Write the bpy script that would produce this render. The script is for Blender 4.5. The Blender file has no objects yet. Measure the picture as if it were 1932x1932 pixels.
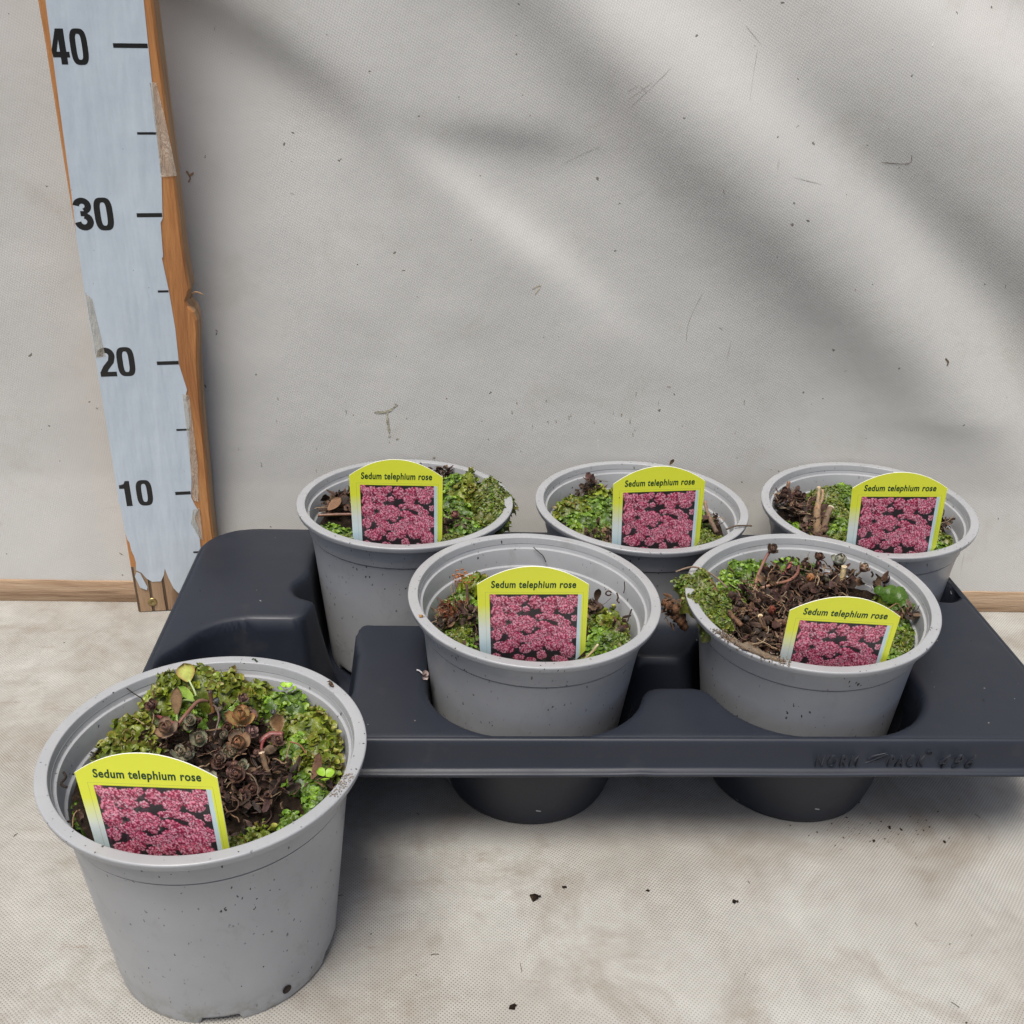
import bpy, bmesh, math, random
import numpy as np
from mathutils import Vector, Matrix, noise
R = math.radians
S = 0.01                                   # all shapes below are written in centimetres
scene = bpy.context.scene
COL = scene.collection

# ------------------------------------------------------------------ camera
cam_d = bpy.data.cameras.new('camera'); cam = bpy.data.objects.new('camera', cam_d); COL.objects.link(cam)
right = Vector((0.99857948, -0.03911741, 0.03617814)); up = Vector((-0.01601768, 0.42719487, 0.90401768))
fwd = Vector((0.05081795, 0.903313, -0.42596146))
m = Matrix((right, up, -fwd)).transposed().to_4x4(); m.translation = Vector((0, -74.78, 43.507)) * S
cam.matrix_world = m
cam_d.sensor_width = 36; cam_d.sensor_fit = 'HORIZONTAL'; cam_d.lens = 2063.2 / 1932 * 36
cam_d.clip_start = 0.02; cam_d.clip_end = 100
scene.camera = cam

# ------------------------------------------------------------------ light
SUN_AZ, SUN_EL = R(205), R(67)              # compass angle of the light (x right, y to the wall), elevation
w = bpy.data.worlds.new('World'); scene.world = w; w.use_nodes = True
nt = w.node_tree; bg = nt.nodes['Background']
sky = nt.nodes.new('ShaderNodeTexSky'); sky.sky_type = 'NISHITA'; sky.sun_disc = False
sky.sun_elevation = SUN_EL; sky.sun_rotation = SUN_AZ; sky.air_density = 0.7; sky.dust_density = 3.5; sky.ozone_density = 0.6
nt.links.new(sky.outputs[0], bg.inputs[0]); bg.inputs[1].default_value = 0.06
sd = bpy.data.lights.new('sun', 'SUN'); sun = bpy.data.objects.new('sun', sd); COL.objects.link(sun)
sd.energy = 1.5; sd.angle = R(28); sd.color = (1.0, 0.96, 0.90)
d = Vector((math.sin(SUN_AZ) * math.cos(SUN_EL), math.cos(SUN_AZ) * math.cos(SUN_EL), math.sin(SUN_EL)))
sun.rotation_euler = d.to_track_quat('Z', 'Y').to_euler()
scene.view_settings.view_transform = 'Standard'; scene.view_settings.look = 'None'
scene.view_settings.gamma = 1; scene.view_settings.use_curve_mapping = False
scene.view_settings.exposure = 1.22
scene.render.engine = 'CYCLES'

# ------------------------------------------------------------------ helpers
def tag(o, label=None, cat=None, group=None, kind=None):
    if label: o['label'] = label
    if cat: o['category'] = cat
    if group: o['group'] = group
    if kind: o['kind'] = kind
    return o

def mesh(name, V, F, mat, smooth=True, cols=None, mats=None, midx=None):
    me = bpy.data.meshes.new(name)
    me.from_pydata([(v[0] * S, v[1] * S, v[2] * S) for v in V], [], F)
    for mm in (mats or [mat]): me.materials.append(mm)
    if midx is not None: me.polygons.foreach_set('material_index', midx)
    me.polygons.foreach_set('use_smooth', [smooth] * len(me.polygons))
    if cols is not None:
        a = me.color_attributes.new('Col', 'FLOAT_COLOR', 'POINT')
        c = np.ones((len(V), 4), np.float32); c[:, :3] = np.array(cols, np.float32)
        a.data.foreach_set('color', c.ravel())
    me.update()
    return me

def link(name, me, parent=None, M=None):
    o = bpy.data.objects.new(name, me); COL.objects.link(o)
    if parent is not None: o.parent = parent
    if M is not None: o.matrix_basis = M
    return o

def empty(name, M):
    o = bpy.data.objects.new(name, None); COL.objects.link(o); o.empty_display_size = 0.01
    o.matrix_basis = M
    return o

class MB:
    """collects pieces of one mesh"""
    def __init__(s): s.V = []; s.F = []; s.C = []
    def add(s, V, F, c=(.5, .5, .5)):
        b = len(s.V); s.V += [tuple(v) for v in V]; s.F += [tuple(i + b for i in f) for f in F]
        if len(V) and not isinstance(c, list): s.C += [tuple(c)] * len(V)
        else: s.C += c
    def build(s, name, mat, parent=None, M=None, smooth=True):
        return link(name, mesh(name, s.V, s.F, mat, smooth, s.C), parent, M)

def box(x0, x1, y0, y1, z0, z1):
    V = [(x, y, z) for x in (x0, x1) for y in (y0, y1) for z in (z0, z1)]
    F = [(0, 1, 3, 2), (4, 6, 7, 5), (0, 4, 5, 1), (2, 3, 7, 6), (0, 2, 6, 4), (1, 5, 7, 3)]
    return V, F

def tube(P, r, n=8, jit=0.0, rng=None, cap=True):
    P = [Vector(p) for p in P]
    if not hasattr(r, '__len__'): r = [r] * len(P)
    V = []; F = []
    t0 = (P[1] - P[0]).normalized(); a = t0.orthogonal().normalized()
    for i, p in enumerate(P):
        t = (P[min(i + 1, len(P) - 1)] - P[max(i - 1, 0)]).normalized()
        a = (a - t * a.dot(t)).normalized(); b = t.cross(a)
        for k in range(n):
            an = 2 * math.pi * k / n; rr = r[i] * (1 + (rng.uniform(-jit, jit) if rng else 0))
            V.append(p + (a * math.cos(an) + b * math.sin(an)) * rr)
    for i in range(len(P) - 1):
        for k in range(n):
            F.append((i * n + k, i * n + (k + 1) % n, (i + 1) * n + (k + 1) % n, (i + 1) * n + k))
    if cap:
        F.append(tuple(range(n))[::-1]); F.append(tuple((len(P) - 1) * n + k for k in range(n)))
    return V, F

def spline(P, n=5):
    P = [Vector(p) for p in P]; out = []
    Q = [P[0]] + P + [P[-1]]
    for i in range(1, len(Q) - 2):
        for k in range(n):
            t = k / n; a, b, c, d_ = Q[i - 1], Q[i], Q[i + 1], Q[i + 2]
            out.append(0.5 * ((2 * b) + (c - a) * t + (2 * a - 5 * b + 4 * c - d_) * t * t + (3 * b - a - 3 * c + d_) * t ** 3))
    out.append(P[-1]); return out

# ------------------------------------------------------------------ materials
class NT:
    def __init__(s, name):
        s.m = bpy.data.materials.new(name); s.m.use_nodes = True; s.t = s.m.node_tree
        s.b = s.t.nodes['Principled BSDF']; s._c = None
    def n(s, typ, **kw):
        nd = s.t.nodes.new(typ)
        for k, v in kw.items():
            if k.startswith('i_'):
                key = k[2:]; key = int(key) if key.isdigit() else key.replace('_', ' ')
                nd.inputs[key].default_value = v
            else: setattr(nd, k, v)
        return nd
    def l(s, a, b): s.t.links.new(a, b); return b.node
    def co(s, scale=(1, 1, 1), rot=(0, 0, 0), rand=False):
        tc = s.n('ShaderNodeTexCoord'); mp = s.n('ShaderNodeMapping'); mp.inputs['Scale'].default_value = scale
        mp.inputs['Rotation'].default_value = rot
        s.l(tc.outputs['Object'], mp.inputs['Vector'])
        if rand:
            oi = s.n('ShaderNodeObjectInfo'); mu = s.n('ShaderNodeMath', operation='MULTIPLY', i_1=37.0)
            s.l(oi.outputs['Random'], mu.inputs[0]); s.l(mu.outputs[0], mp.inputs['Location'])
        return mp.outputs[0]
    def noise(s, co, scale, det=4, rough=.55, dist=0):
        nd = s.n('ShaderNodeTexNoise', i_Scale=scale, i_Detail=det, i_Roughness=rough, i_Distortion=dist)
        s.l(co, nd.inputs['Vector']); return nd.outputs['Fac']
    def ramp(s, fac, stops):
        nd = s.n('ShaderNodeValToRGB'); e = nd.color_ramp.elements
        while len(e) < len(stops): e.new(0.5)
        for i, (p, c) in enumerate(stops):
            e[i].position = p; e[i].color = (c if hasattr(c, '__len__') else (c, c, c)) [:3] + (1,) if hasattr(c, '__len__') else (c, c, c, 1)
        s.l(fac, nd.inputs[0]); return nd.outputs[0]
    def mix(s, fac, a, b, mode='MIX'):
        nd = s.n('ShaderNodeMix', data_type='RGBA', blend_type=mode)
        for v, i in ((fac, 0), (a, 6), (b, 7)):
            if hasattr(v, 'links'): s.l(v, nd.inputs[i])
            else: nd.inputs[i].default_value = v if (i == 0 or len(v) == 4) else tuple(v) + (1,)
        return nd.outputs[2]
    def math(s, op, a, b=0.0, clamp=False):
        nd = s.n('ShaderNodeMath', operation=op, use_clamp=clamp)
        for v, i in ((a, 0), (b, 1)):
            if hasattr(v, 'links'): s.l(v, nd.inputs[i])
            else: nd.inputs[i].default_value = v
        return nd.outputs[0]
    def bump(s, h, strength=.3, dist=.001):
        nd = s.n('ShaderNodeBump', i_Strength=strength, i_Distance=dist); s.l(h, nd.inputs['Height'])
        if s._c: s.l(s._c, nd.inputs['Normal'])
        s._c = nd.outputs[0]; s.l(nd.outputs[0], s.b.inputs['Normal'])
    def specks(s, co, scale, size, keep, seed=0.0):
        """1 where a small irregular speck sits"""
        wob = s.n('ShaderNodeTexNoise', i_Scale=scale * 1.3, i_Detail=2.0); s.l(co, wob.inputs['Vector'])
        ad = s.n('ShaderNodeVectorMath', operation='MULTIPLY_ADD'); s.l(wob.outputs['Color'], ad.inputs[0])
        ad.inputs[1].default_value = (1.1 / scale,) * 3; s.l(co, ad.inputs[2])
        v = s.n('ShaderNodeTexVoronoi', i_Scale=scale); s.l(ad.outputs[0], v.inputs['Vector'])
        sp = s.n('ShaderNodeSeparateColor'); s.l(v.outputs['Color'], sp.inputs[0])
        k = s.math('GREATER_THAN', sp.outputs[0], 1 - keep)
        sz = s.math('MULTIPLY', sp.outputs[1], size)
        dd = s.math('LESS_THAN', v.outputs['Distance'], sz)
        return s.math('MULTIPLY', k, dd)
    def done(s, color=None, rough=.5, spec=.5, **kw):
        if color is not None:
            if hasattr(color, 'links'): s.l(color, s.b.inputs['Base Color'])
            else: s.b.inputs['Base Color'].default_value = tuple(color) + (1,)
        if hasattr(rough, 'links'): s.l(rough, s.b.inputs['Roughness'])
        else: s.b.inputs['Roughness'].default_value = rough
        s.b.inputs['Specular IOR Level'].default_value = spec
        for k, v in kw.items(): s.b.inputs[k.replace('_', ' ')].default_value = v
        return s.m

# grey pot plastic, dirty with black peat specks
t = NT('pot_plastic'); co = t.co(rand=True)
base = t.ramp(t.noise(co, 30), [(.3, (.305, .314, .322)), (.7, (.345, .352, .358))])
co2 = t.co(scale=(1, 1, .55), rand=True)
sp = t.specks(co2, 560, .32, .22); sp2 = t.specks(co2, 300, .13, .10)
scuff = t.ramp(t.noise(t.co(scale=(1, 1, .5), rand=True), 75, 7, .75, .5), [(.56, 0.), (.74, .55)])
patch = t.ramp(t.noise(co, 38, 2), [(.38, .0), (.56, 1.)])
sp = t.math('MAXIMUM', t.math('MULTIPLY', sp, patch), sp2)
gz = t.n('ShaderNodeSeparateXYZ'); t.l(t.n('ShaderNodeTexCoord').outputs['Object'], gz.inputs[0])
low = t.math('MULTIPLY', t.ramp(gz.outputs[2], [(0.0, 1.), (0.018, 0.)]), t.ramp(t.noise(co, 70, 6, .75), [(.46, 0.), (.62, .9)]))
base = t.mix(scuff, base, (.235, .23, .215)); c = t.mix(low, base, (.14, .13, .07)); c = t.mix(sp, c, (.018, .015, .012))
t.bump(t.noise(co, 60, 3), .12, .002); t.bump(t.noise(co, 900, 2), .05, .0004)
M_POT = t.done(c, t.ramp(t.noise(co, 50), [(.3, .27), (.7, .42)]), .5)

t = NT('tray_plastic'); co = t.co()
c = t.ramp(t.noise(co, 12, 3), [(.3, (.0115, .015, .0235)), (.7, (.0165, .020, .0295))])
c = t.mix(t.specks(co, 90, .09, .25), c, (.40, .40, .40))
c = t.mix(t.ramp(t.noise(co, 26, 6, .7), [(.60, 0.), (.78, .35)]), c, (.075, .07, .065))
t.bump(t.noise(co, 14, 2), .15, .004); t.bump(t.noise(co, 500, 2), .06, .0003)
M_TRAY = t.done(c, t.ramp(t.noise(co, 30, 4), [(.3, .40), (.7, .54)]), .5)

# woven greenhouse cloth on the ground
t = NT('floor_cloth'); co = t.co()
sx = t.n('ShaderNodeSeparateXYZ')
wv = t.n('ShaderNodeTexNoise', i_Scale=5.0, i_Detail=2.0); t.l(co, wv.inputs['Vector'])
wa = t.n('ShaderNodeVectorMath', operation='MULTIPLY_ADD'); t.l(wv.outputs['Color'], wa.inputs[0]); wa.inputs[1].default_value = (.012, .012, 0); t.l(co, wa.inputs[2])
rt = t.n('ShaderNodeMapping'); rt.inputs['Rotation'].default_value = (0, 0, R(41)); t.l(wa.outputs[0], rt.inputs[0]); t.l(rt.outputs[0], sx.inputs[0])
k = 2 * math.pi / .00152
cx = t.math('SINE', t.math('MULTIPLY', sx.outputs[0], k)); cy = t.math('SINE', t.math('MULTIPLY', sx.outputs[1], k))
lat = t.math('ADD', cx, cy)                                     # 2 at hole centres
dots = t.ramp(t.math('MULTIPLY', lat, .5), [(.38, 0.), (.72, 1.)])
dvis = t.ramp(t.noise(co, 9, 4), [(.30, .30), (.62, 1.)])
big = t.noise(co, 6.5, 9, .66)
c = t.ramp(big, [(.30, (.325, .308, .27)), (.50, (.405, .395, .36)), (.68, (.485, .485, .452))])
fine = t.noise(co, 60, 6, .7); c = t.mix(.5, c, t.ramp(fine, [(.3, (.70, .70, .70)), (.7, (1.0, 1.0, 1.0))]), 'MULTIPLY')
mid = t.noise(co, 14, 6, .68, .6); c = t.mix(t.ramp(mid, [(.49, 0.), (.72, .66)]), c, (.20, .16, .115))
rust = t.noise(t.co(scale=(.6, 1.6, 1)), 30, 8, .8); c = t.mix(t.ramp(rust, [(.60, 0.), (.74, .65)]), c, (.17, .085, .04))
c = t.mix(t.math('MULTIPLY', t.math('MULTIPLY', dots, dvis), .85), c, (.11, .085, .06))
c = t.mix(t.specks(co, 160, .10, .06), c, (.06, .045, .03))
c = t.mix(t.math('MULTIPLY', t.ramp(t.noise(t.co(scale=(1, .12, 1), rot=(0, 0, R(35))), 120, 2), [(.74, 0.), (.78, 1.)]), t.ramp(big, [(.5, 0.), (.6, .5)])), c, (.78, .76, .72))
t.bump(t.math('MULTIPLY', lat, -.5), .35, .0003); t.bump(mid, .25, .004); t.bump(t.noise(t.co(scale=(1, .35, 1), rot=(0, 0, R(20))), 13, 3, .5, .8), .5, .012); t.bump(t.noise(co, 700, 3), .3, .0004)
M_FLOOR = t.done(c, .72, .25)

t = NT('tarpaulin'); co = t.co()
rt = t.n('ShaderNodeMapping'); rt.inputs['Rotation'].default_value = (0, R(22), 0); t.l(co, rt.inputs[0])
sx = t.n('ShaderNodeSeparateXYZ'); t.l(rt.outputs[0], sx.inputs[0]); k = 2 * math.pi / .0021
wve = t.math('MULTIPLY', t.math('SINE', t.math('MULTIPLY', sx.outputs[0], k)), t.math('SINE', t.math('MULTIPLY', sx.outputs[2], k * .8)))
c = t.ramp(t.noise(co, 6, 4), [(.3, (.450, .446, .418)), (.55, (.508, .503, .472)), (.72, (.525, .508, .476))])
c = t.mix(t.ramp(t.noise(co, 16, 7, .72, .4), [(.55, 0.), (.76, .40)]), c, (.36, .335, .27))
c = t.mix(t.math('MULTIPLY', t.ramp(wve, [(.0, 0.), (.9, 1.)]), .13), c, (.36, .35, .325))
c = t.mix(t.math('MULTIPLY', t.specks(co, 190, .20, .05), .8), c, (.09, .075, .055))
scr = t.ramp(t.noise(t.co(scale=(1, 1, .09), rot=(0, R(18), 0)), 130, 2), [(.735, 0.), (.77, .5)])
c = t.mix(t.math('MULTIPLY', scr, t.ramp(t.noise(co, 8), [(.5, 0.), (.6, 1.)])), c, (.27, .25, .22))
t.bump(wve, .16, .0003); t.bump(t.noise(co, 25, 3), .18, .004)
M_TARP = t.done(c, .42, .35)

def wood(name, a, b, dark, along, rough=.6, fine=1.0, groove=0):
    t = NT(name); sc = [14, 14, 14]; sc[along] = 1.1
    co = t.co(scale=tuple(sc)); n1 = t.noise(co, 5, 6, .6, 1.4); n2 = t.noise(co, 26, 4, .7)
    c = t.ramp(n1, [(.30, a), (.55, b), (.72, dark)])
    c = t.mix(.45, c, t.ramp(n2, [(.3, (.62, .58, .55)), (.65, (1., 1., 1.))]), 'MULTIPLY')
    if groove:
        sx = t.n('ShaderNodeSeparateXYZ'); t.l(t.co(), sx.inputs[0]); wob = t.math('MULTIPLY', t.noise(t.co(scale=(1, 1, .3)), 40, 2), 2.2)
        gr = t.ramp(t.math('SINE', t.math('ADD', t.math('MULTIPLY', sx.outputs[0], 2 * math.pi / .0105), wob)), [(.80, 0.), (.97, 1.)]); c = t.mix(t.math('MULTIPLY', gr, .8), c, (.05, .03, .018)); t.bump(t.math('MULTIPLY', gr, -1.), .8, .002)
    t.bump(n2, .35 * fine, .0012); t.bump(n1, .25, .002)
    return t.done(c, rough, .3)
M_PINE = wood('orange_pine', (.58, .29, .115), (.50, .225, .08), (.30, .12, .045), 2, .45, 2)
M_PINE_SIDE = wood('cut_pine_side', (.50, .33, .19), (.42, .25, .13), (.25, .14, .07), 2, .6, 2)
M_BOARD = wood('weathered_board', (.50, .38, .26), (.37, .25, .155), (.11, .065, .04), 0, .75, 2)
M_BOARDZ = wood('weathered_foot', (.46, .32, .20), (.38, .25, .15), (.16, .09, .05), 2, .7, 1.5, 1)

t = NT('vinyl_sticker'); co = t.co(); n = t.noise(t.co(scale=(1, 1, .2)), 55, 3)
c = t.ramp(t.noise(co, 40, 5, .7), [(.35, (.50, .57, .625)), (.7, (.56, .63, .68))])
c = t.mix(t.specks(co, 260, .13, .05), c, (.08, .08, .08))
t.bump(n, .3, .005); t.bump(t.noise(t.co(scale=(1, 1, .25), rot=(0, R(8), 0)), 45, 2, .5, .6), .3, .004)
M_STICK = t.done(c, .26, .55)
M_INK = NT('black_ink').done((.012, .012, .012), .35, .5)
t = NT('clear_tape'); t.bump(t.noise(t.co(scale=(1, 1, .3)), 160, 4, .6, 1.5), .9, .004); M_TAPE = t.done((.72, .66, .54), .12, .8, Alpha=.30)
M_HOLE_SHADE = NT('hole_shade').done((.03, .022, .018), .8, .2)  # near-black colour painted in for the shade inside the drain hole
M_SCREW = NT('brass_screw').done((.35, .27, .12), .35, .5, Metallic=.8)

def colmat(name, rough, spec, bump=0.0, sub=0.0, scale=400, trans=0.0):
    t = NT(name); a = t.n('ShaderNodeAttribute', attribute_name='Col'); co = t.co()
    c = t.mix(.55, a.outputs['Color'], t.ramp(t.noise(co, scale, 4, .65), [(.3, (.55, .55, .55)), (.7, (1.15, 1.15, 1.1))]), 'MULTIPLY')
    if bump: t.bump(t.noise(co, scale * .8, 4), bump, .0012)
    m_ = t.done(c, rough, spec)
    if sub:
        t.b.inputs['Subsurface Weight'].default_value = sub; t.b.inputs['Subsurface Radius'].default_value = (.002, .003, .001); t.b.inputs['Subsurface Scale'].default_value = .6
    return m_
M_MOSS = colmat('moss', .38, .5, .5, 0.0, 700)
M_SUCC = colmat('succulent_leaf', .40, .45, .12, 0.0, 500)
M_LITTER = colmat('dead_leaf', .75, .25, .7, 0, 500)
M_TWIG = colmat('bark_twig', .7, .25, .8, 0, 500)
t = NT('peat_soil'); co = t.co(); n = t.noise(co, 260, 8, .75)
c = t.ramp(n, [(.3, (.008, .006, .005)), (.55, (.028, .018, .011)), (.72, (.085, .055, .032))]); t.bump(n, 1.0, .003)
M_SOIL = t.done(c, .9, .15)

# printed plant label: yellow that fades to white down the left edge
t = NT('label_print'); tc = t.n('ShaderNodeTexCoord'); sx = t.n('ShaderNodeSeparateXYZ'); t.l(tc.outputs['Object'], sx.inputs[0])
X, Z = sx.outputs[0], sx.outputs[2]
YEL = (.87, .92, .06)
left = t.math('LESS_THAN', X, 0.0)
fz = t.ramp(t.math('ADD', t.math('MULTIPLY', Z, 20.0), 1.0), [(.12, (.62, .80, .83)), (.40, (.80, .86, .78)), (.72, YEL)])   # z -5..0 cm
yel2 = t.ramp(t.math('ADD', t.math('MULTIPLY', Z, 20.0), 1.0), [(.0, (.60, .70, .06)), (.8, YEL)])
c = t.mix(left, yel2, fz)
def inside(t, x0, x1, z0, z1):
    a = t.math('MULTIPLY', t.math('GREATER_THAN', X, x0 * S), t.math('LESS_THAN', X, x1 * S))
    b = t.math('MULTIPLY', t.math('GREATER_THAN', Z, z0 * S), t.math('LESS_THAN', Z, z1 * S)); return t.math('MULTIPLY', a, b)
c = t.mix(t.math('MULTIPLY', inside(t, 2.32, 2.52, -9, -.66), 1.0), c, (.62, .78, .80))
ln = t.math('SUBTRACT', inside(t, -2.46, 2.62, -9, -.50), inside(t, -2.44, 2.60, -9, -.52))
c = t.mix(t.math('MULTIPLY', ln, .55), c, (.35, .45, .12)); c = t.mix(t.specks(t.co(rand=True), 240, .10, .07), c, (.07, .06, .03))
t.bump(t.noise(tc.outputs['Object'], 80, 3), .05, .001)
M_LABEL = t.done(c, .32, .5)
M_WHITE = NT('label_core_white').done((.78, .78, .70), .4, .4)
M_GREENINK = NT('green_ink').done((.004, .055, .022), .4, .4)
t = NT('flower_print'); a = t.n('ShaderNodeAttribute', attribute_name='Col'); M_PRINT = t.done(a.outputs['Color'], .33, .5)

# ------------------------------------------------------------------ the setting: ground, tarpaulin wall, baseboard
def sig(v): return 1 / (1 + math.exp(-max(-40, min(40, v))))
def grid(xs, ys, f):
    V = [f(x, y) for y in ys for x in xs]; n = len(xs)
    F = [(j * n + i, j * n + i + 1, (j + 1) * n + i + 1, (j + 1) * n + i) for j in range(len(ys) - 1) for i in range(n - 1)]
    return V, F
def floor_z(x, y):
    z = .35 * noise.noise(Vector((x * .035, y * .05, 3.1))) + .12 * noise.noise(Vector((x * .12, y * .16, 9.)))
    k = min(1, max(0, (-3 - y) / 10)) if y > -13 else 1
    for cx_, cy_ in POTXY:
        d_ = math.hypot(x - cx_, y - cy_); k = min(k, max(0, (d_ - 6) / 6))
    return z * k - .02
POTXY = [(-11.34, -33.2)] + [(a, -19.5) for a in (-11.7, 4.6, 20.9)] + [(a, -6.7) for a in (-3.5, 12.7, 28.9)]
V, F = grid(np.arange(-80, 100.1, 1.2), np.arange(-115, 6.1, 1.1), lambda x, y: (x, y, floor_z(x, y)))
g = link('ground', mesh('ground', V, F, M_FLOOR)); tag(g, 'dirty beige woven cloth covering the ground', 'ground', kind='structure')

def seg(px, pz, pts):
    """signed distance (above-right positive) to an open polyline and the fraction along it"""
    best = None; L = [math.dist(pts[i], pts[i + 1]) for i in range(len(pts) - 1)]; T = sum(L); acc = 0
    for i in range(len(pts) - 1):
        (ax, az), (bx, bz) = pts[i], pts[i + 1]; dx, dz = bx - ax, bz - az; l = L[i]
        u = ((px - ax) * dx + (pz - az) * dz) / l / l; lo = -9 if i == 0 else 0; hi = 9 if i == len(pts) - 2 else 1
        u = max(lo, min(hi, u)); qx, qz = ax + u * dx, az + u * dz; dist = math.hypot(px - qx, pz - qz)
        s_ = -(dx * (pz - az) - dz * (px - ax)); s_ = -s_
        if best is None or dist < abs(best[0]) - 1e-9: best = (math.copysign(dist, s_), (acc + u * l) / T)
        acc += l
    return best
# folds of the hanging tarpaulin: (polyline in wall cm, step, half width, fade-in, fade-out)
FOLDS = [
 ([(-22, 46.5), (-16.5, 42), (-6, 35.7), (2.9, 30.2), (12, 23)], -.72, 1.2, -.3, .62),
 ([(-7, 36.5), (-4.2, 34), (4.9, 28.5), (13, 22)], .62, .9, .1, .80),
 ([(-3.4, 35.2), (4, 34.9), (11.6, 34.3)], -.36, .95, .12, .72),
 ([(1, 46.5), (5.5, 42), (12, 36), (23, 26.5), (33, 19), (38, 15)], -.92, 2.0, -.4, .95),
 ([(10, 44.5), (15.5, 40), (25, 34), (34, 25.5), (42, 17)], 1.45, 2.3, -.2, 1.1),
 ([(22, 38.5), (26.8, 35.7), (30.5, 33.0), (38, 27.6), (48, 19)], -.85, 1.7, .02, 1.3),
 ([(22, 50), (33, 44), (47, 35)], 1.9, 2.4, -.3, 1.5)]
FF = []
for P, A, wd, f0, f1 in FOLDS:
    px_ = [p[0] for p in P]; pc = np.polyfit(px_, [p[1] for p in P], 2 if len(P) > 3 else 1); sl = (P[-1][1] - P[0][1]) / (px_[-1] - px_[0])
    FF.append((pc, px_[0], px_[-1], 1 / math.hypot(1, sl), A, wd, f0, f1))
def tarp_y(x, z):
    y = .10 + .105 * max(0, min(z, 10) - 1.6) + .03 * max(0, z - 10)
    for pc, x0, x1, cs, A, wd, f0, f1 in FF:
        xe = max(x0 - 8, min(x1 + 8, x)); fz = np.polyval(pc, xe) + (x - xe) * (2 * pc[0] * xe + pc[1] if len(pc) == 3 else pc[0])
        d_ = (z - fz) * cs; u = (x - x0) / (x1 - x0) + d_ * .012
        k = sig((u - f0) / .10) * sig((f1 - u) / .10)
        y += 1.95 * A * (sig(d_ / wd * 1.6) - .5) * k * math.exp(-(d_ / (6.5 * wd)) ** 2) * max(0, min(1, (z - 5) / 11)) ** 1.5
    k = min(1, max(0, (z - 11) / 8))
    y += k * (.22 * noise.noise(Vector((x * .05, z * .04, 1.7))) + .05 * noise.noise(Vector((x * .16, z * .2, 5.))))
    if z < 2.4: y -= 0.0
    return y
V, F = grid(np.arange(-75, 95.1, .7), np.concatenate([np.arange(0.6, 52, .5), np.arange(52, 90, 2)]), lambda x, z: (x, tarp_y(x, z), z))
F = [f[::-1] for f in F]
wall = link('tarpaulin_wall', mesh('tarpaulin_wall', V, F, M_TARP))
tag(wall, 'light grey woven tarpaulin hanging in soft folds behind the plants', 'tarpaulin')
# dirt that sticks to the tarpaulin: splashes, scratches, dried drips
rng = random.Random(5); mb = MB()
def vary0(c, rng): k = rng.uniform(.8, 1.2); return tuple(v * k for v in c)
def wall_mark(P, r, col):
    Q = [(p[0], tarp_y(p[0], p[1]) - .02, p[1]) for p in P]
    Q = spline(Q, 4); V = []; n = len(Q)
    for i, q in enumerate(Q):
        t_ = (Q[min(i + 1, n - 1)] - Q[max(i - 1, 0)]).normalized(); sx_, sz_ = -t_.z, t_.x; ww = r * rng.uniform(.35, 1.2) * (.35 if i in (0, n - 1) else 1)
        for sg in (1, -1): x_, z_ = q.x + sx_ * ww * sg, q.z + sz_ * ww * sg; V.append((x_, tarp_y(x_, z_) - .03, z_))
    mb.add(V, [(2 * i, 2 * i + 1, 2 * i + 3, 2 * i + 2) for i in range(n - 1)], [vary0(col, rng) for _ in V])
def wpt(px, py):   # photo mark -> wall centimetres (linear fit of the calibrated plane)
    return (-28.85 + px / 1932 * 64.8 - (px - 966) * py / 1932 * -.0 + (px - 966) / 966 * 8.4 * (py / 1110), 42.2 + 2.3 * px / 1932 - py * .0372 - (py / 1932) ** 2 * 0)
OL, DK, BR_ = (.26, .25, .17), (.22, .19, .15), (.26, .17, .10)
def strokes(list_, r, col):
    for P in list_: wall_mark([wpt(*p) for p in P], r, col)
strokes([[(720, 738), (745, 736), (762, 722)], [(744, 736), (746, 760), (750, 782)]], [.09, .14, .05][0], (.36, .34, .26))
strokes([[(749, 786), (751, 790)], [(764, 792), (765, 795)], [(833, 832), (835, 836)], [(928, 882), (930, 886)]], .11, (.38, .36, .28))
strokes([[(352, 280), (360, 292), (357, 300)], [(366, 283), (358, 290)]], .07, BR_)
strokes([[(1170, 145), (1190, 135), (1205, 145)], [(1172, 158), (1215, 128)], [(1175, 172), (1250, 105)]], .012, (.34,.31,.27))
strokes([[(1660, 266), (1712, 268), (1716, 252)]], .03, DK)
strokes([[(1302, 600), (1306, 560), (1330, 505)], [(1380, 640), (1387, 600)], [(1480, 285), (1540, 300)]], .015, (.36, .34, .30))
strokes([[(1786, 626), (1792, 634), (1789, 640)]], .08, (.12, .09, .05))
strokes([[(1006, 495), (1022, 488), (1012, 505)]], .04, (.50, .42, .30))
strokes([[(1140, 795), (1141, 822)], [(1747, 72), (1750, 66)]], .022, (.85, .85, .85))
strokes([[(1395, 40), (1425, 70)], [(1418, 75), (1400, 160)], [(1060, 270), (1100, 250), (1125, 240)]], .015, (.40, .38, .34))
for _ in range(26):
    x = rng.uniform(-28, 45); z = rng.uniform(3, 43); l = rng.uniform(.05, .35); a_ = rng.uniform(0, 6.28)
    wall_mark([(x, z), (x + l * math.cos(a_) * .5, z + l * math.sin(a_) * .5 + .01), (x + l * math.cos(a_), z + l * math.sin(a_) + .02)], rng.uniform(.010, .03), DK if rng.random() < .6 else BR_)
for _ in range(34):
    x = rng.uniform(-18, 32); z = rng.uniform(11, 17.5); l = rng.uniform(.08, .4)
    wall_mark([(x, z), (x + .03, z - l)], rng.uniform(.02, .06), (.36, .34, .27))
mk = mb.build('dirt_marks', M_LITTER, wall); mk['kind'] = 'stuff'

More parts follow.
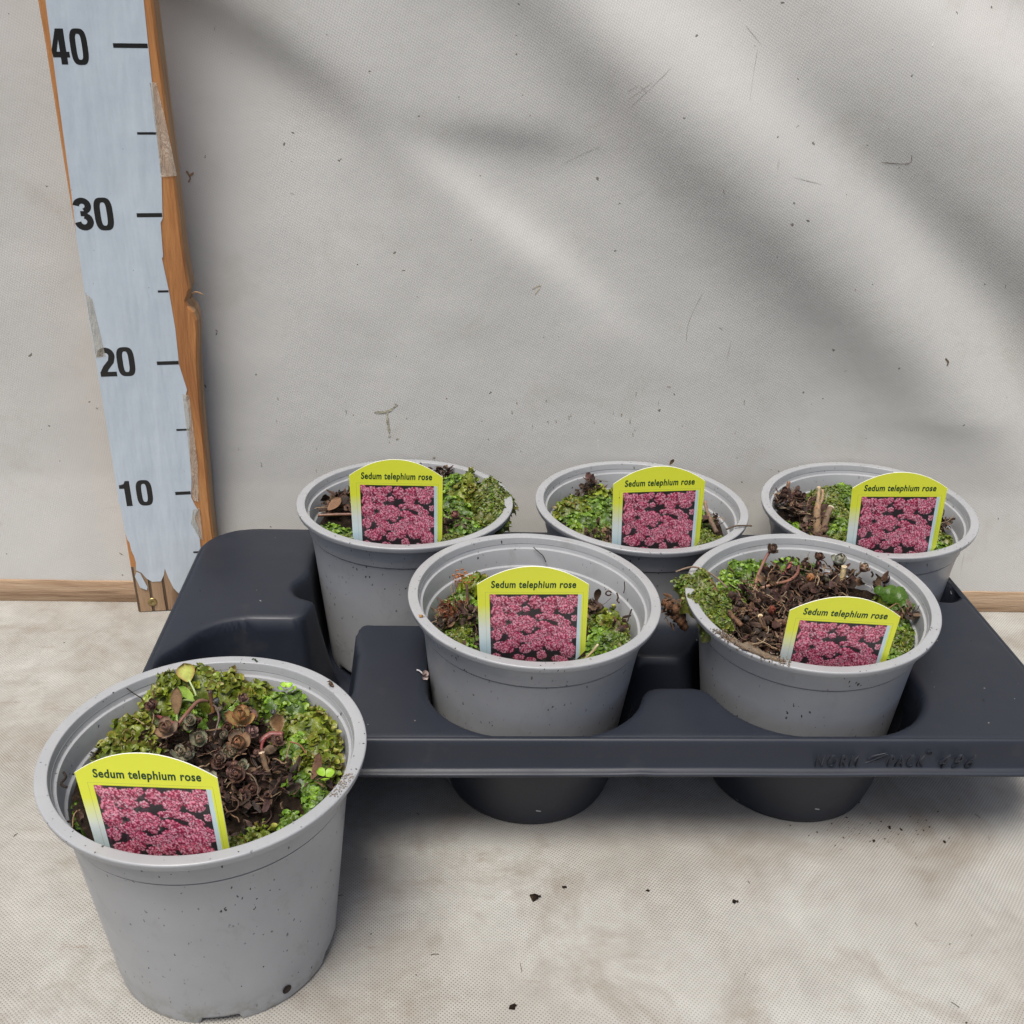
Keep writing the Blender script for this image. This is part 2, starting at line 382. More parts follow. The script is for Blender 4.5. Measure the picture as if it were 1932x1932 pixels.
bb = MB(); rng = random.Random(2)
xs = np.arange(-75, 95, 1.0)
for y_, z_ in (('f', 0),):
    prof = [(.95, -.1), (.06, -.1), (0, .02), (.0, .9), (.01, 1.76), (.05, 1.82), (.95, 1.84)]
    V = []; n = len(prof)
    for x in xs:
        wob = .05 * noise.noise(Vector((x * .15, 0, 7))); wt = .06 * noise.noise(Vector((x * .3, 4, 7)))
        V += [(x, y + (wob if i < 5 else 0), z + (wt if i >= 4 else 0)) for i, (y, z) in enumerate(prof)]
    F = [(i * n + k, (i + 1) * n + k, (i + 1) * n + k + 1, i * n + k + 1) for i in range(len(xs) - 1) for k in range(n - 1)]
    bb.add(V, F)
b = bb.build('baseboard', M_BOARD); tag(b, 'weathered pale wooden batten along the foot of the tarpaulin', 'board')

# ------------------------------------------------------------------ measuring stick
U = Vector((-0.01282315, -0.05664358, 0.99831211)); W_ = Vector((0.99332987, 0.11369583, 0.01921019)); N_ = U.cross(W_)   # N_ points to the wall
MS = Matrix((W_, N_, U)).transposed().to_4x4(); MS.translation = Vector((-24.129, -1.52, 0.03)) * S
stick = empty('measuring_stick', MS)
tag(stick, 'tall orange pine measuring stick with torn pale blue centimetre scale, leaning on the tarpaulin', 'measuring stick')
edge = [(6.28, 0), (6.28, 4), (6.25, 8), (6.35, 12), (6.45, 17), (6.6, 20), (6.82, 22), (6.86, 22.9), (6.72, 23.5), (6.42, 23.9), (6.33, 24.3), (6.50, 24.7), (6.66, 25.1), (6.58, 26.2), (6.52, 28), (6.55, 33), (6.48, 40), (6.45, 47), (6.45, 58)]
V = []; F = []; mi = []
ledge = [(0.03 * math.sin(z * 1.3), z) for _, z in edge]
prof_n = 8
for (xr, z), (xl, _) in zip(edge, ledge):
    V += [(xl, .12, z), (xl + .10, 0, z), (xr - .16, 0, z), (xr, .16, z), (xr + .10, 1.1, z), (xr + .04, 2.2, z), (xl + .06, 2.25, z), (xl, 2.1, z)]
for i in range(len(edge) - 1):
    for k in range(prof_n):
        F.append((i * 8 + k, i * 8 + (k + 1) % 8, (i + 1) * 8 + (k + 1) % 8, (i + 1) * 8 + k)); mi.append(2 if (edge[i][1] < 3.9) else (1 if k in (3, 4) else 0))
F += [tuple(range(8))[::-1], tuple((len(edge) - 1) * 8 + k for k in range(8))]; mi += [1, 1]
link('wooden_board', mesh('wooden_board', V, F, None, False, mats=[M_PINE, M_PINE_SIDE, M_BOARDZ], midx=mi), stick)
link('splinter', mesh('splinter', *tube(spline([(6.5, .6, 24.3), (6.8, .4, 24.75), (7.15, .35, 24.75), (7.4, .4, 24.55)]), [.05] * 15 + [.03], 6), M_PINE_SIDE), stick)
st = [(5.94, 42.51), (5.72, 32.46), (5.52, 30.4), (5.46, 29.77), (5.30, 29.5), (5.19, 27.31), (5.10, 27.2), (5.28, 25.0), (5.38, 22.37), (5.33, 19.83), (5.65, 17.99), (5.52, 17.6), (5.57, 15.76), (5.40, 14.2), (5.26, 12.93), (5.20, 11.2), (5.0, 9.61), (5.18, 9.0), (5.37, 8.5), (5.05, 7.9), (5.25, 6.9), (5.20, 5.21), (4.9, 3.2), (4.1, 1.2), (3.17, 1.45), (2.85, 1.96), (2.58, 2.9), (2.42, 3.73), (2.30, 3.2), (2.01, 2.62), (1.36, 2.63), (1.0, 2.95), (0.7, 3.47), (0.35, 3.72), (0.42, 4.4), (0.36, 4.97), (.24, 5.4), (0.20, 6.12), (.1, 6.3), (-0.0, 6.98), (-0.02, 8.18), (-0.01, 9.06), (-0.15, 9.69), (-0.06, 9.9), (-0.05, 16.0), (-0.06, 18.21), (-0.05, 20.32), (-0.06, 23.36), (-.04, 25.83), (0.0, 27.19), (0.0, 28.52), (0.14, 31.64), (.2, 34), (.28, 37), (0.45, 42.42), (.7, 58), (6.1, 58)]
def ngon(name, pts, y, mat, parent, thick=.03):
    bm = bmesh.new(); vs = [bm.verts.new((x * S, y * S, z * S)) for x, z in pts]; f = bm.faces.new(vs)
    f.normal_update()
    if f.normal.y > 0: f.normal_flip()
    if thick:
        ex = bmesh.ops.extrude_face_region(bm, geom=[f]); vv = [e for e in ex['geom'] if isinstance(e, bmesh.types.BMVert)]
        bmesh.ops.translate(bm, verts=vv, vec=(0, -thick * S, 0))
        bmesh.ops.recalc_face_normals(bm, faces=bm.faces)
    bmesh.ops.triangulate(bm, faces=bm.faces, ngon_method='EAR_CLIP')
    me = bpy.data.meshes.new(name); bm.to_mesh(me); bm.free(); me.materials.append(mat); return link(name, me, parent)
# the vinyl is rippled: a fine grid clipped to its outline
def pip(x, z, P):
    c_ = False; j = len(P) - 1
    for i in range(len(P)):
        if (P[i][1] > z) != (P[j][1] > z) and x < (P[j][0] - P[i][0]) * (z - P[i][1]) / (P[j][1] - P[i][1]) + P[i][0]: c_ = not c_
        j = i
    return c_
sticker = ngon('scale_sticker', st, -.004, M_STICK, stick, .03)
ngon('sticker_flap', [(0.35, 3.55), (.62, 3.4), (.98, 2.2), (.9, 1.95), (.45, 2.2), (.2, 3.2)], -.03, M_STICK, stick, .05)
# digits
def ribbon(P, wd):
    P = [Vector((p[0], p[1])) for p in P]; V = []; n = len(P)
    for i, p in enumerate(P):
        tt = (P[min(i + 1, n - 1)] - P[max(i - 1, 0)]).normalized(); nn = Vector((-tt.y, tt.x)) * wd / 2
        V += [p + nn, p - nn]
    return V, [(2 * i, 2 * i + 1, 2 * i + 3, 2 * i + 2) for i in range(n - 1)]
def arc(cx, cz, rx, rz, a0, a1, n=16): return [(cx + rx * math.cos(R(a0 + (a1 - a0) * i / n)), cz + rz * math.sin(R(a0 + (a1 - a0) * i / n))) for i in range(n + 1)]
def glyph(ch):   # in a 0.54 x 1 box
    L = []
    if ch == '0':
        n = 40; V = []
        for i in range(n):
            a = 2 * math.pi * i / n; sc = lambda rx, rz, e: (.27 + math.copysign(abs(math.cos(a)) ** e * rx, math.cos(a)), .5 + math.copysign(abs(math.sin(a)) ** e * rz, math.sin(a)))
            V += [sc(.27, .51, .62), sc(.09, .36, .6)]
        L.append((V, [(2 * i, 2 * i + 1, (2 * i + 3) % (2 * n), (2 * i + 2) % (2 * n)) for i in range(n)]))
    if ch == '1': L += [([(.20, 0), (.40, 0), (.40, 1), (.26, 1), (.20, .88)], [(0, 1, 2, 3, 4)]), ([(.04, .70), (.20, .70), (.20, .88), (.04, .84)], [(0, 1, 2, 3)])]
    if ch == '2': L += [ribbon(arc(.27, .72, .175, .195, 185, -20) + [(.40, .52), (.22, .30), (.14, .15), (.12, .08)], .19), ([(.03, 0), (.53, 0), (.53, .165), (.03, .165)], [(0, 1, 2, 3)])]
    if ch == '3': L += [ribbon(arc(.265, .755, .17, .165, 175, -78), .185), ribbon(arc(.265, .275, .18, .185, 80, -175), .19), ([(.19, .44), (.33, .44), (.33, .60), (.19, .60)], [(0, 1, 2, 3)])]
    if ch == '4': L += [([(.25, 0), (.45, 0), (.45, 1), (.25, 1)], [(0, 1, 2, 3)]), ([(.10, .20), (.54, .20), (.54, .36), (.10, .36)], [(0, 1, 2, 3)]), ([(.02, .20), (.15, .20), (.15, .36), (.25, .70), (.25, 1), (.20, 1), (.0, .40)], [(0, 1, 2, 6), (6, 2, 3), (6, 3, 4, 5)])]
    return L
def number(txt, x0, z0, wd, h, sh=0):
    nb = MB(); x = x0; sc = (wd - .10) / len(txt) / .54
    for ch in txt:
        for j, (V, F) in enumerate(glyph(ch)):
            nb.add([(x + v[0] * sc, -.040 - .001 * j, z0 + v[1] * h) for v in V], F)
        x += .54 * sc + .10
    return nb.build('numeral', M_INK, sticker, smooth=False)
number('40', .34, 38.92, 2.08, 1.97); number('30', .08, 29.08, 2.38, 2.03); number('20', .05, 19.15, 2.40, 2.05); number('10', .02, 9.15, 2.32, 2.03)
def edge_x(z): # sticker right edge at height z
    P = [(5.94, 42.51), (5.72, 32.46), (5.46, 29.77), (5.28, 25.0), (5.35, 19.9), (5.57, 15.76), (5.0, 9.61), (5.2, 5.2)]
    for a_, b_ in zip(P, P[1:]):
        if b_[1] <= z <= a_[1]: return b_[0] + (a_[0] - b_[0]) * (z - b_[1]) / (a_[1] - b_[1])
    return 5.2
for z, x0 in ((40, 3.87), (35, 4.58), (30, 3.89), (25, 4.57), (20, 3.88), (15, 4.58), (10, 3.92), (5, 4.64), (45, 4.58), (50, 3.87)):
    hh = .13 if z % 10 == 0 else .075; x1 = edge_x(z) - .03 if z < 42 else 5.95
    link('tick_mark', mesh('tick_mark', [(x0, -.040, z - hh), (x1, -.040, z - hh), (x1, -.040, z + hh), (x0, -.040, z + hh)], [(0, 1, 2, 3)], M_INK), sticker)
ngon('clear_tape', [(5.70, 37.93), (6.10, 37.97), (6.40, 35.5), (6.66, 32.45), (5.66, 32.36), (5.7, 34)], -.05, M_TAPE, stick, .01)
ngon('clear_tape', [(5.3, 17.7), (5.75, 17.6), (5.75, 12.5), (5.5, 9.2), (5.1, 9.4), (5.25, 13)], -.05, M_TAPE, stick, .01)
ngon('clear_tape', [(5.0, 8.6), (5.5, 8.7), (5.45, 6.0), (5.2, 6.2), (4.75, 7.5)], -.05, M_TAPE, stick, .01)
ngon('clear_tape', [(-.02, 25), (.35, 24.6), (.62, 20.6), (-.02, 20.5)], -.05, M_TAPE, stick, .006)
scw = MB(); V = []; F = []
for r_, y_ in ((0.001, -.02), (.12, -.03), (.16, -.09), (.30, -.08), (.36, -.02), (.36, .03)):
    V += [(1.15 + r_ * math.cos(a), y_, .82 + r_ * math.sin(a)) for a in np.linspace(0, 2 * math.pi, 20, endpoint=False)]
F = [(i * 20 + k, i * 20 + (k + 1) % 20, (i + 1) * 20 + (k + 1) % 20, (i + 1) * 20 + k) for i in range(5) for k in range(20)]
link('screw', mesh('screw', V, F, M_SCREW), stick)

# ------------------------------------------------------------------ carrying tray
ZT = 7.87
tray = empty('plant_tray', Matrix.Translation((.083, -.15, 0)))
tray.matrix_basis = Matrix.Translation(Vector((8.3, -15, 0)) * S) @ Matrix.Rotation(.007, 4, 'Z')
tag(tray, 'dark blue grey plastic carrying tray holding five grey pots, its front left cell empty', 'tray')
OX, OY = 8.3, -15
def sd_box(x, y, cx_, cy_, hx, hy, r):
    qx = abs(x - cx_) - hx + r; qy = abs(y - cy_) - hy + r
    return math.hypot(max(qx, 0), max(qy, 0)) + min(max(qx, qy), 0) - r
def sm(a, b, k):
    h = max(k - abs(a - b), 0) / k; return min(a, b) - h * h * k / 4
BACK = [(-3.47, -6.8), (12.74, -6.68), (28.9, -6.5)]; FRONT = [(-11.7, -19.9), (4.6, -19.9), (20.9, -19.8)]
def deck_z(x, y):
    dw = 99.
    for (cx_, cy_) in BACK[:]:
        br = cx_ > 25
        d_ = sd_box(x, y, cx_ - (.45 if br else 0), cy_ - .25, 6.35 if not br else 5.85, 6.0 if not br else 3.9, 4.6 if not br else 3.8)
        for k in (-1, 1): d_ = sm(d_, math.hypot(x - cx_ - k * (5.6 if not br else 4.2), y - cy_ + 4.4) - (1.5 if not br else 1.35), 1.0)
        dw = min(dw, d_)
    for (cx_, cy_) in FRONT[1:]: dw = min(dw, sd_box(x, y, cx_, cy_ - .45, 6.2, 6.75, 4.9))
    cx_, cy_ = FRONT[0]; de = sd_box(x, y, cx_ + .6, cy_ - 1.1, 5.35, 5.9, 4.3)
    de = sm(de, math.hypot(x + 15.6, y + 20.3) - 1.7, 1.2)
    # groove between the empty cell and the back-left cell, well between the two front pots
    ax, ay, bx, by = -8.0, -16.6, -6.4, -11.0; u = max(0, min(1, ((x - ax) * (bx - ax) + (y - ay) * (by - ay)) / ((bx - ax) ** 2 + (by - ay) ** 2)))
    dg = math.hypot(x - ax - u * (bx - ax), y - ay - u * (by - ay)) - 1.9
    dh = sd_box(x, y, 12.6, -20.1, 4.0, 2.35, 1.6)
    dl = sd_box(x, y, -2.6, -12.4, 3.9, 3.3, 1.6)
    dw = sm(sm(sm(sm(dw, de, .8), dg, .8), dh, 1.2), dl, .6)
    z = ZT
    # lowered bridge behind that well
    lo = sd_box(x, y, 12.7, -16.2, 3.8, 2.6, 1.4); z -= 1.1 * sig(-lo * 3)
    if dw < .45:
        if dw > 0: z -= .18 * (1 - dw / .45) ** 2
        else:
            z -= .18 + (1 - math.exp(dw * 1.6)) * .9 + min(6.4, max(0, -dw) * 7.5)
            z = max(z, .45)
            if y < -19:
                line = 5.87 - .75 * (y + 28) + .35; cone = min((math.hypot(x - a_, y + 20.4) - 4.65) / .17 for a_ in (-11.7, 4.6, 20.9))
                z = max(z, min(line, cone, ZT - 1.2))
    return z
XL, XR, YB, YF = -17.75, 34.6, -2.58, -27.35
xs = np.arange(XL, XR + .001, .13); ys = np.arange(YF, YB + .001, .124); xs[-1] = XR; ys[-1] = YB
CR = 3.6
def clampc(x, y):
    for (cx_, cy_, sxx, syy) in ((XL + CR, YB - CR, -1, 1), (XR - CR, YB - CR, 1, 1), (XL + CR, YF + CR, -1, -1), (XR - CR, YF + CR, 1, -1)):
        if (x - cx_) * sxx > 0 and (y - cy_) * syy > 0:
            r_ = math.hypot(x - cx_, y - cy_)
            mx = max(abs(x - cx_), abs(y - cy_)) / r_ if r_ > 1e-6 else 1     # square -> disc
            return cx_ + (x - cx_) * mx, cy_ + (y - cy_) * mx
    return x, y
def dv(x, y):
    x, y = clampc(x, y); e = min(x - XL, XR - x, y - YF, YB - y)
    return (x - OX, y - OY, deck_z(x, y) - (.12 * (1 - e / .35) ** 2 if e < .35 else 0))
V, F = grid(xs, ys, dv)
link('deck', mesh('deck', V, F, M_TRAY), tray)
per = []
for (cx_, cy_, a0) in ((XR - CR, YB - CR, 0), (XL + CR, YB - CR, 90), (XL + CR, YF + CR, 180), (XR - CR, YF + CR, 270)):
    for i in range(13):
        a = R(a0 + 90 * i / 12); per.append((cx_ + CR * math.cos(a), cy_ + CR * math.sin(a), math.cos(a), math.sin(a)))
pp = []
for i in range(len(per)):
    a, b = per[i], per[(i + 1) % len(per)]; L_ = math.dist(a[:2], b[:2]); n = max(1, int(L_ / .8))
    for k in range(n):
        t_ = k / n; pp.append(tuple(a[j] + (b[j] - a[j]) * t_ for j in range(4)))
prof = [(-.30, -.10), (-.14, -.045), (-.02, -.02), (.07, -.06), (.13, -.16), (.17, -.4), (.30, -1.0), (.40, -1.60), (.47, -1.72), (.70, -1.76), (.80, -1.82), (.82, -1.90), (.78, -1.98), (.40, -2.0), (.34, -1.9), (.2, -1.0), (.0, -.3)]
V = []; n = len(prof)
for i, (x, y, nx, ny) in enumerate(pp):
    wob = .03 * noise.noise(Vector((x * .2, y * .2, 0))); dent = .07 * math.exp(-((x - 9.8) / .5) ** 2) if ny < -.9 else 0
    V += [(x + nx * o_ - OX, y + ny * o_ - OY, ZT + z_ + wob * (j > 6) + (dent if 9 <= j <= 12 else 0)) for j, (o_, z_) in enumerate(prof)]
F = [(i * n + k, ((i + 1) % len(pp)) * n + k, ((i + 1) % len(pp)) * n + k + 1, i * n + k + 1) for i in range(len(pp)) for k in range(n - 1)]
F = [f[::-1] for f in F]
rimo = link('tray_rim', mesh('tray_rim', V, F, M_TRAY), tray)
# embossed lettering on the front of the rim
def text_mesh(name, body, width, height, mat, extr=0.0, off=0.0, shear=0.0, bev=0.0, spacing=1.0):
    cu = bpy.data.curves.new('tmp', 'FONT'); cu.body = body; cu.size = 1; cu.extrude = 0; cu.offset = off; cu.shear = shear; cu.resolution_u = 6; cu.space_character = spacing
    if extr: cu.extrude = extr
    if bev: cu.bevel_depth = bev
    o = bpy.data.objects.new('tmp', cu); COL.objects.link(o); dg = bpy.context.evaluated_depsgraph_get()
    me = bpy.data.meshes.new_from_object(o.evaluated_get(dg)); bpy.data.objects.remove(o)
    n = len(me.vertices); c_ = np.zeros(n * 3, np.float32); me.vertices.foreach_get('co', c_); c_ = c_.reshape(-1, 3)
    x0, x1 = c_[:, 0].min(), c_[:, 0].max(); y1 = c_[:, 1].max() if height else 1
    X_ = (c_[:, 0] - x0) / (x1 - x0) * width * S; Z_ = c_[:, 1] * height / .73 * S; Y_ = -c_[:, 2] * height * S
    me.vertices.foreach_set('co', np.stack([X_, Y_, Z_], 1).astype(np.float32).ravel()); me.materials.clear(); me.materials.append(mat); me.name = name; me.update()
    return me
tilt = Matrix.Rotation(R(-12), 4, 'X')
def on_rim(me, x, z):
    o = link('embossed_lettering', me, rimo); yy = YF - (.17 + (ZT - .4 - z) * .215)
    o.matrix_basis = Matrix.Translation(Vector((x - OX, yy - OY, z)) * S) @ Matrix.Rotation(R(12), 4, 'X')
    return o
on_rim(text_mesh('lettering', 'NORM', 2.3, .98, M_TRAY, .045, -.012, 0, .0, 1.35), 19.55, 6.32)
on_rim(text_mesh('lettering', 'PACK', 2.0, .98, M_TRAY, .045, -.012, 0, .0, 1.35), 23.55, 6.32)
on_rim(text_mesh('lettering', '\u00ae', .34, .30, M_TRAY, .08, -.0, 0, .0, 1.), 25.65, 7.0)
on_rim(text_mesh('lettering', '496', 1.95, 1.12, M_TRAY, .045, -.012, .30, .0, 1.5), 26.35, 6.25)
lf = MB()
for P, r_ in ((spline([(0, 0, -.12), (.45, 0, .05), (.8, 0, .30), (1.35, 0, .72)]), .05), (spline([(.35, 0, .25), (.55, 0, .5), (.8, 0, .62), (1.3, 0, .80)]), .035), (spline([(.1, 0, -.14), (.7, 0, .02), (1.1, 0, .32), (1.4, 0, .70)]), .035)):
    V, F = tube(P, r_, 6); lf.add([(v[0], v[1] * .9, v[2]) for v in V], F)
lo_ = lf.build('embossed_leaf', M_TRAY, rimo); lo_.matrix_basis = Matrix.Translation(Vector((22.05 - OX, YF - .33 - OY, 6.5)) * S) @ Matrix.Rotation(R(12), 4, 'X')
# cups below the deck
V = []; n = 72; prof = [(4.2, .02), (4.62, .0), (4.80, .06), (4.95, .4), (5.1, .9), (5.6, 3.), (5.95, 5.2), (6.05, 5.9)]
for r_, z_ in prof: V += [(r_ * math.cos(math.pi * (1.04 + .92 * k / (n - 1))), r_ * math.sin(math.pi * (1.04 + .92 * k / (n - 1))), z_) for k in range(n)]
F = [(i * n + k, i * n + k + 1, (i + 1) * n + k + 1, (i + 1) * n + k) for i in range(len(prof) - 1) for k in range(n - 1)]
cup = mesh('pot_cup', V, F, M_TRAY)
for i, (cx_, cy_) in enumerate(BACK + FRONT):
    cy2 = cy_ - (.42 if i > 2 else 0)
    link('pot_cup', cup, tray, Matrix.Translation(Vector((cx_ - OX, cy2 - OY, 0)) * S) @ Matrix.Rotation(math.pi if i < 3 else 0, 4, 'Z'))

# ------------------------------------------------------------------ pots
def lathe(prof, n=180, notch=False):
    V = []
    for j, (r_, z_) in enumerate(prof):
        for k in range(n):
            a = 2 * math.pi * k / n; z = z_
            if notch and z_ < .3 and r_ > 3.9:
                q = (math.degrees(a) - 266) % 72
                if q < 22: z += .40 * min(1, min(q, 22 - q) / 2.1)
            V.append((r_ * math.cos(a), r_ * math.sin(a), z))
    F = [(i * n + k, i * n + (k + 1) % n, (i + 1) * n + (k + 1) % n, (i + 1) * n + k) for i in range(len(prof) - 1) for k in range(n)]
    return V, F
H = 11.95
body = [(.01, .35), (3.8, .35), (4.6, .06), (4.95, .0), (5.18, .02), (5.30, .10), (5.36, .28), (5.40, .7), (5.55, 2.2), (5.88, 5.2), (6.20, 8.2), (6.40, 9.80), (6.455, 9.95), (6.465, 9.98), (6.33, 9.995), (6.33, 10.09), (6.53, 10.11), (6.545, 10.14), (6.68, 11.52), (6.69, 11.58)]
inner = [(6.675, 11.52), (6.62, 11.36), (6.605, 11.31), (6.59, 11.295), (6.50, 11.28), (6.47, 11.265), (6.455, 11.23), (6.33, 10.22), (6.32, 10.17), (6.30, 10.15), (6.20, 10.13), (6.17, 10.115), (6.155, 10.08), (6.0, 9.0), (5.75, 7.0), (5.3, 5)]
V1, F1 = lathe(body, 180, True); V2, F2 = lathe(inner)
b0 = len(V1); ME_BODY = mesh('pot_body', V1 + V2, F1 + [tuple(i + b0 for i in f) for f in F2][:], M_POT); ME_BODY.set_sharp_from_angle(angle=R(32))
rimp = [(6.66, 11.56), (6.70, 11.54), (7.20, 11.54), (7.25, 11.56), (7.27, 11.60), (7.31, 11.80), (7.327, 11.86), (7.315, 11.915), (7.28, 11.945), (7.22, 11.95), (6.82, 11.955), (6.775, 11.95), (6.755, 11.93), (6.74, 11.88), (6.68, 11.50), (6.66, 11.40)]
V, F = lathe(rimp); ME_RIM = mesh('rim', V, F, M_POT); ME_RIM.set_sharp_from_angle(angle=R(50))
POT = {'F': (-11.30, -33.615, 11.951, .012, .030), 'BL': (-3.468, -6.836, 12.258, 0.0, -.0043), 'BM': (12.739, -6.675, 12.258, -.008, .0126),
       'BR': (28.70, -6.542, 12.258, .0236, .0371), 'M': (4.612, -19.559, 12.258, -.018, .0393), 'FR': (20.897, -19.459, 12.258, .0374, .0683)}
WHERE = {'F': 'the pot standing alone on the cloth', 'BL': 'the back left pot of the tray', 'BM': 'the back middle pot of the tray', 'BR': 'the back right pot of the tray', 'M': 'the front middle pot of the tray', 'FR': 'the front right pot of the tray'}
PLAB = {'F': 'speckled grey plastic pot standing alone on the cloth in front of the tray',
        'BL': 'grey plastic pot at the back left of the tray, next to the measuring stick',
        'BM': 'grey plastic pot in the middle of the tray\'s back row',
        'BR': 'grey plastic pot at the back right corner of the tray',
        'M': 'half empty grey plastic pot at the front of the tray, beside the empty cell',
        'FR': 'grey pot at the front right of the tray, moss clump over its rim'}
PM = {}
for k, (x, y, z, tx, ty) in POT.items():
    nrm = Vector((-tx, -ty, 1)).normalized(); q = Vector((0, 0, 1)).rotation_difference(nrm)
    rot = q.to_matrix().to_4x4(); org = Vector((x, y, z)) - nrm * H
    spin = Matrix.Rotation({'F': 0, 'BL': .3, 'BM': 1.2, 'BR': 2.1, 'M': .7, 'FR': 1.7}[k], 4, 'Z')
    PM[k] = Matrix.Translation(org * S) @ rot
    e = empty('plant_pot', PM[k]); tag(e, PLAB[k], 'pot', 'grey pots with sedum plants')
    if k == 'F':
        V_, F_ = lathe([(.001, .0), (.16, .0), (.20, .03), (.24, .03)], 14); link('drain_hole_shade', mesh('drain_hole_shade', V_, F_, M_HOLE_SHADE), e, Matrix.Translation(Vector((3.55, -4.15, .95)) * S) @ Matrix.Rotation(R(40.5), 4, 'Z') @ Matrix.Rotation(R(90), 4, 'X') )  # closed dark disc on the wall, its colour imitates the shaded hole
    link('pot_body', ME_BODY, e, spin if k != 'F' else None); link('rim', ME_RIM, e, spin if k != 'F' else None)

# ------------------------------------------------------------------ printed labels
LW, LA = 5.725, 1.192
LAB = {'M': (3.962, -25.984, 16.414, .042, -.196, -.04), 'F': (-12.125, -39.525, 15.087, .023, -.119, -.079), 'BL': (-3.732, -13.043, 16.676, .005, -.136, -.014),
       'BM': (12.555, -13.016, 16.553, .064, -.152, -.007), 'BR': (27.699, -13.232, 16.555, .094, -.19, -.153), 'FR': (20.45, -25.90, 14.86, .014, -.236, -.115)}
arcp = [(-LW / 2 + LW * i / 24, LA * (1 - (2 * i / 24 - 1) ** 2) ** 1.0) for i in range(25)]
outline = [(-LW / 2, 0)] + arcp[1:-1] + [(LW / 2, 0), (LW / 2 - .04, -4.6), (2.2, -5.5), (1.2, -6.2), (.9, -9.3), (0, -10.2), (-.9, -9.3), (-1.2, -6.2), (-2.2, -5.5), (-LW / 2 + .04, -4.6)]
def tagmesh():
    bm = bmesh.new(); vs = [bm.verts.new((x * S, 0, z * S)) for x, z in outline]; f = bm.faces.new(vs); f.normal_update()
    if f.normal.y > 0: f.normal_flip()
    f.material_index = 0
    ex = bmesh.ops.extrude_face_region(bm, geom=[f]); 
    vv = [e for e in ex['geom'] if isinstance(e, bmesh.types.BMVert)]; ff = [e for e in ex['geom'] if isinstance(e, bmesh.types.BMFace)]
    bmesh.ops.translate(bm, verts=vv, vec=(0, .045 * S, 0)); bm.faces.ensure_lookup_table()
    for q in bm.faces:
        q.normal_update()
    bmesh.ops.recalc_face_normals(bm, faces=bm.faces)
    for q in bm.faces: q.material_index = 0 if q.normal.y < -.9 else 1
    bmesh.ops.triangulate(bm, faces=[q for q in bm.faces if len(q.verts) > 4], ngon_method='EAR_CLIP')
    me = bpy.data.meshes.new('tag'); bm.to_mesh(me); bm.free(); me.materials.append(M_LABEL); me.materials.append(M_WHITE); return me
ME_TAG = tagmesh()
ME_TXT = text_mesh('lettering', 'Sedum telephium rose', 4.35, .47, M_GREENINK, 0, .027, .10, 0, 1.08)
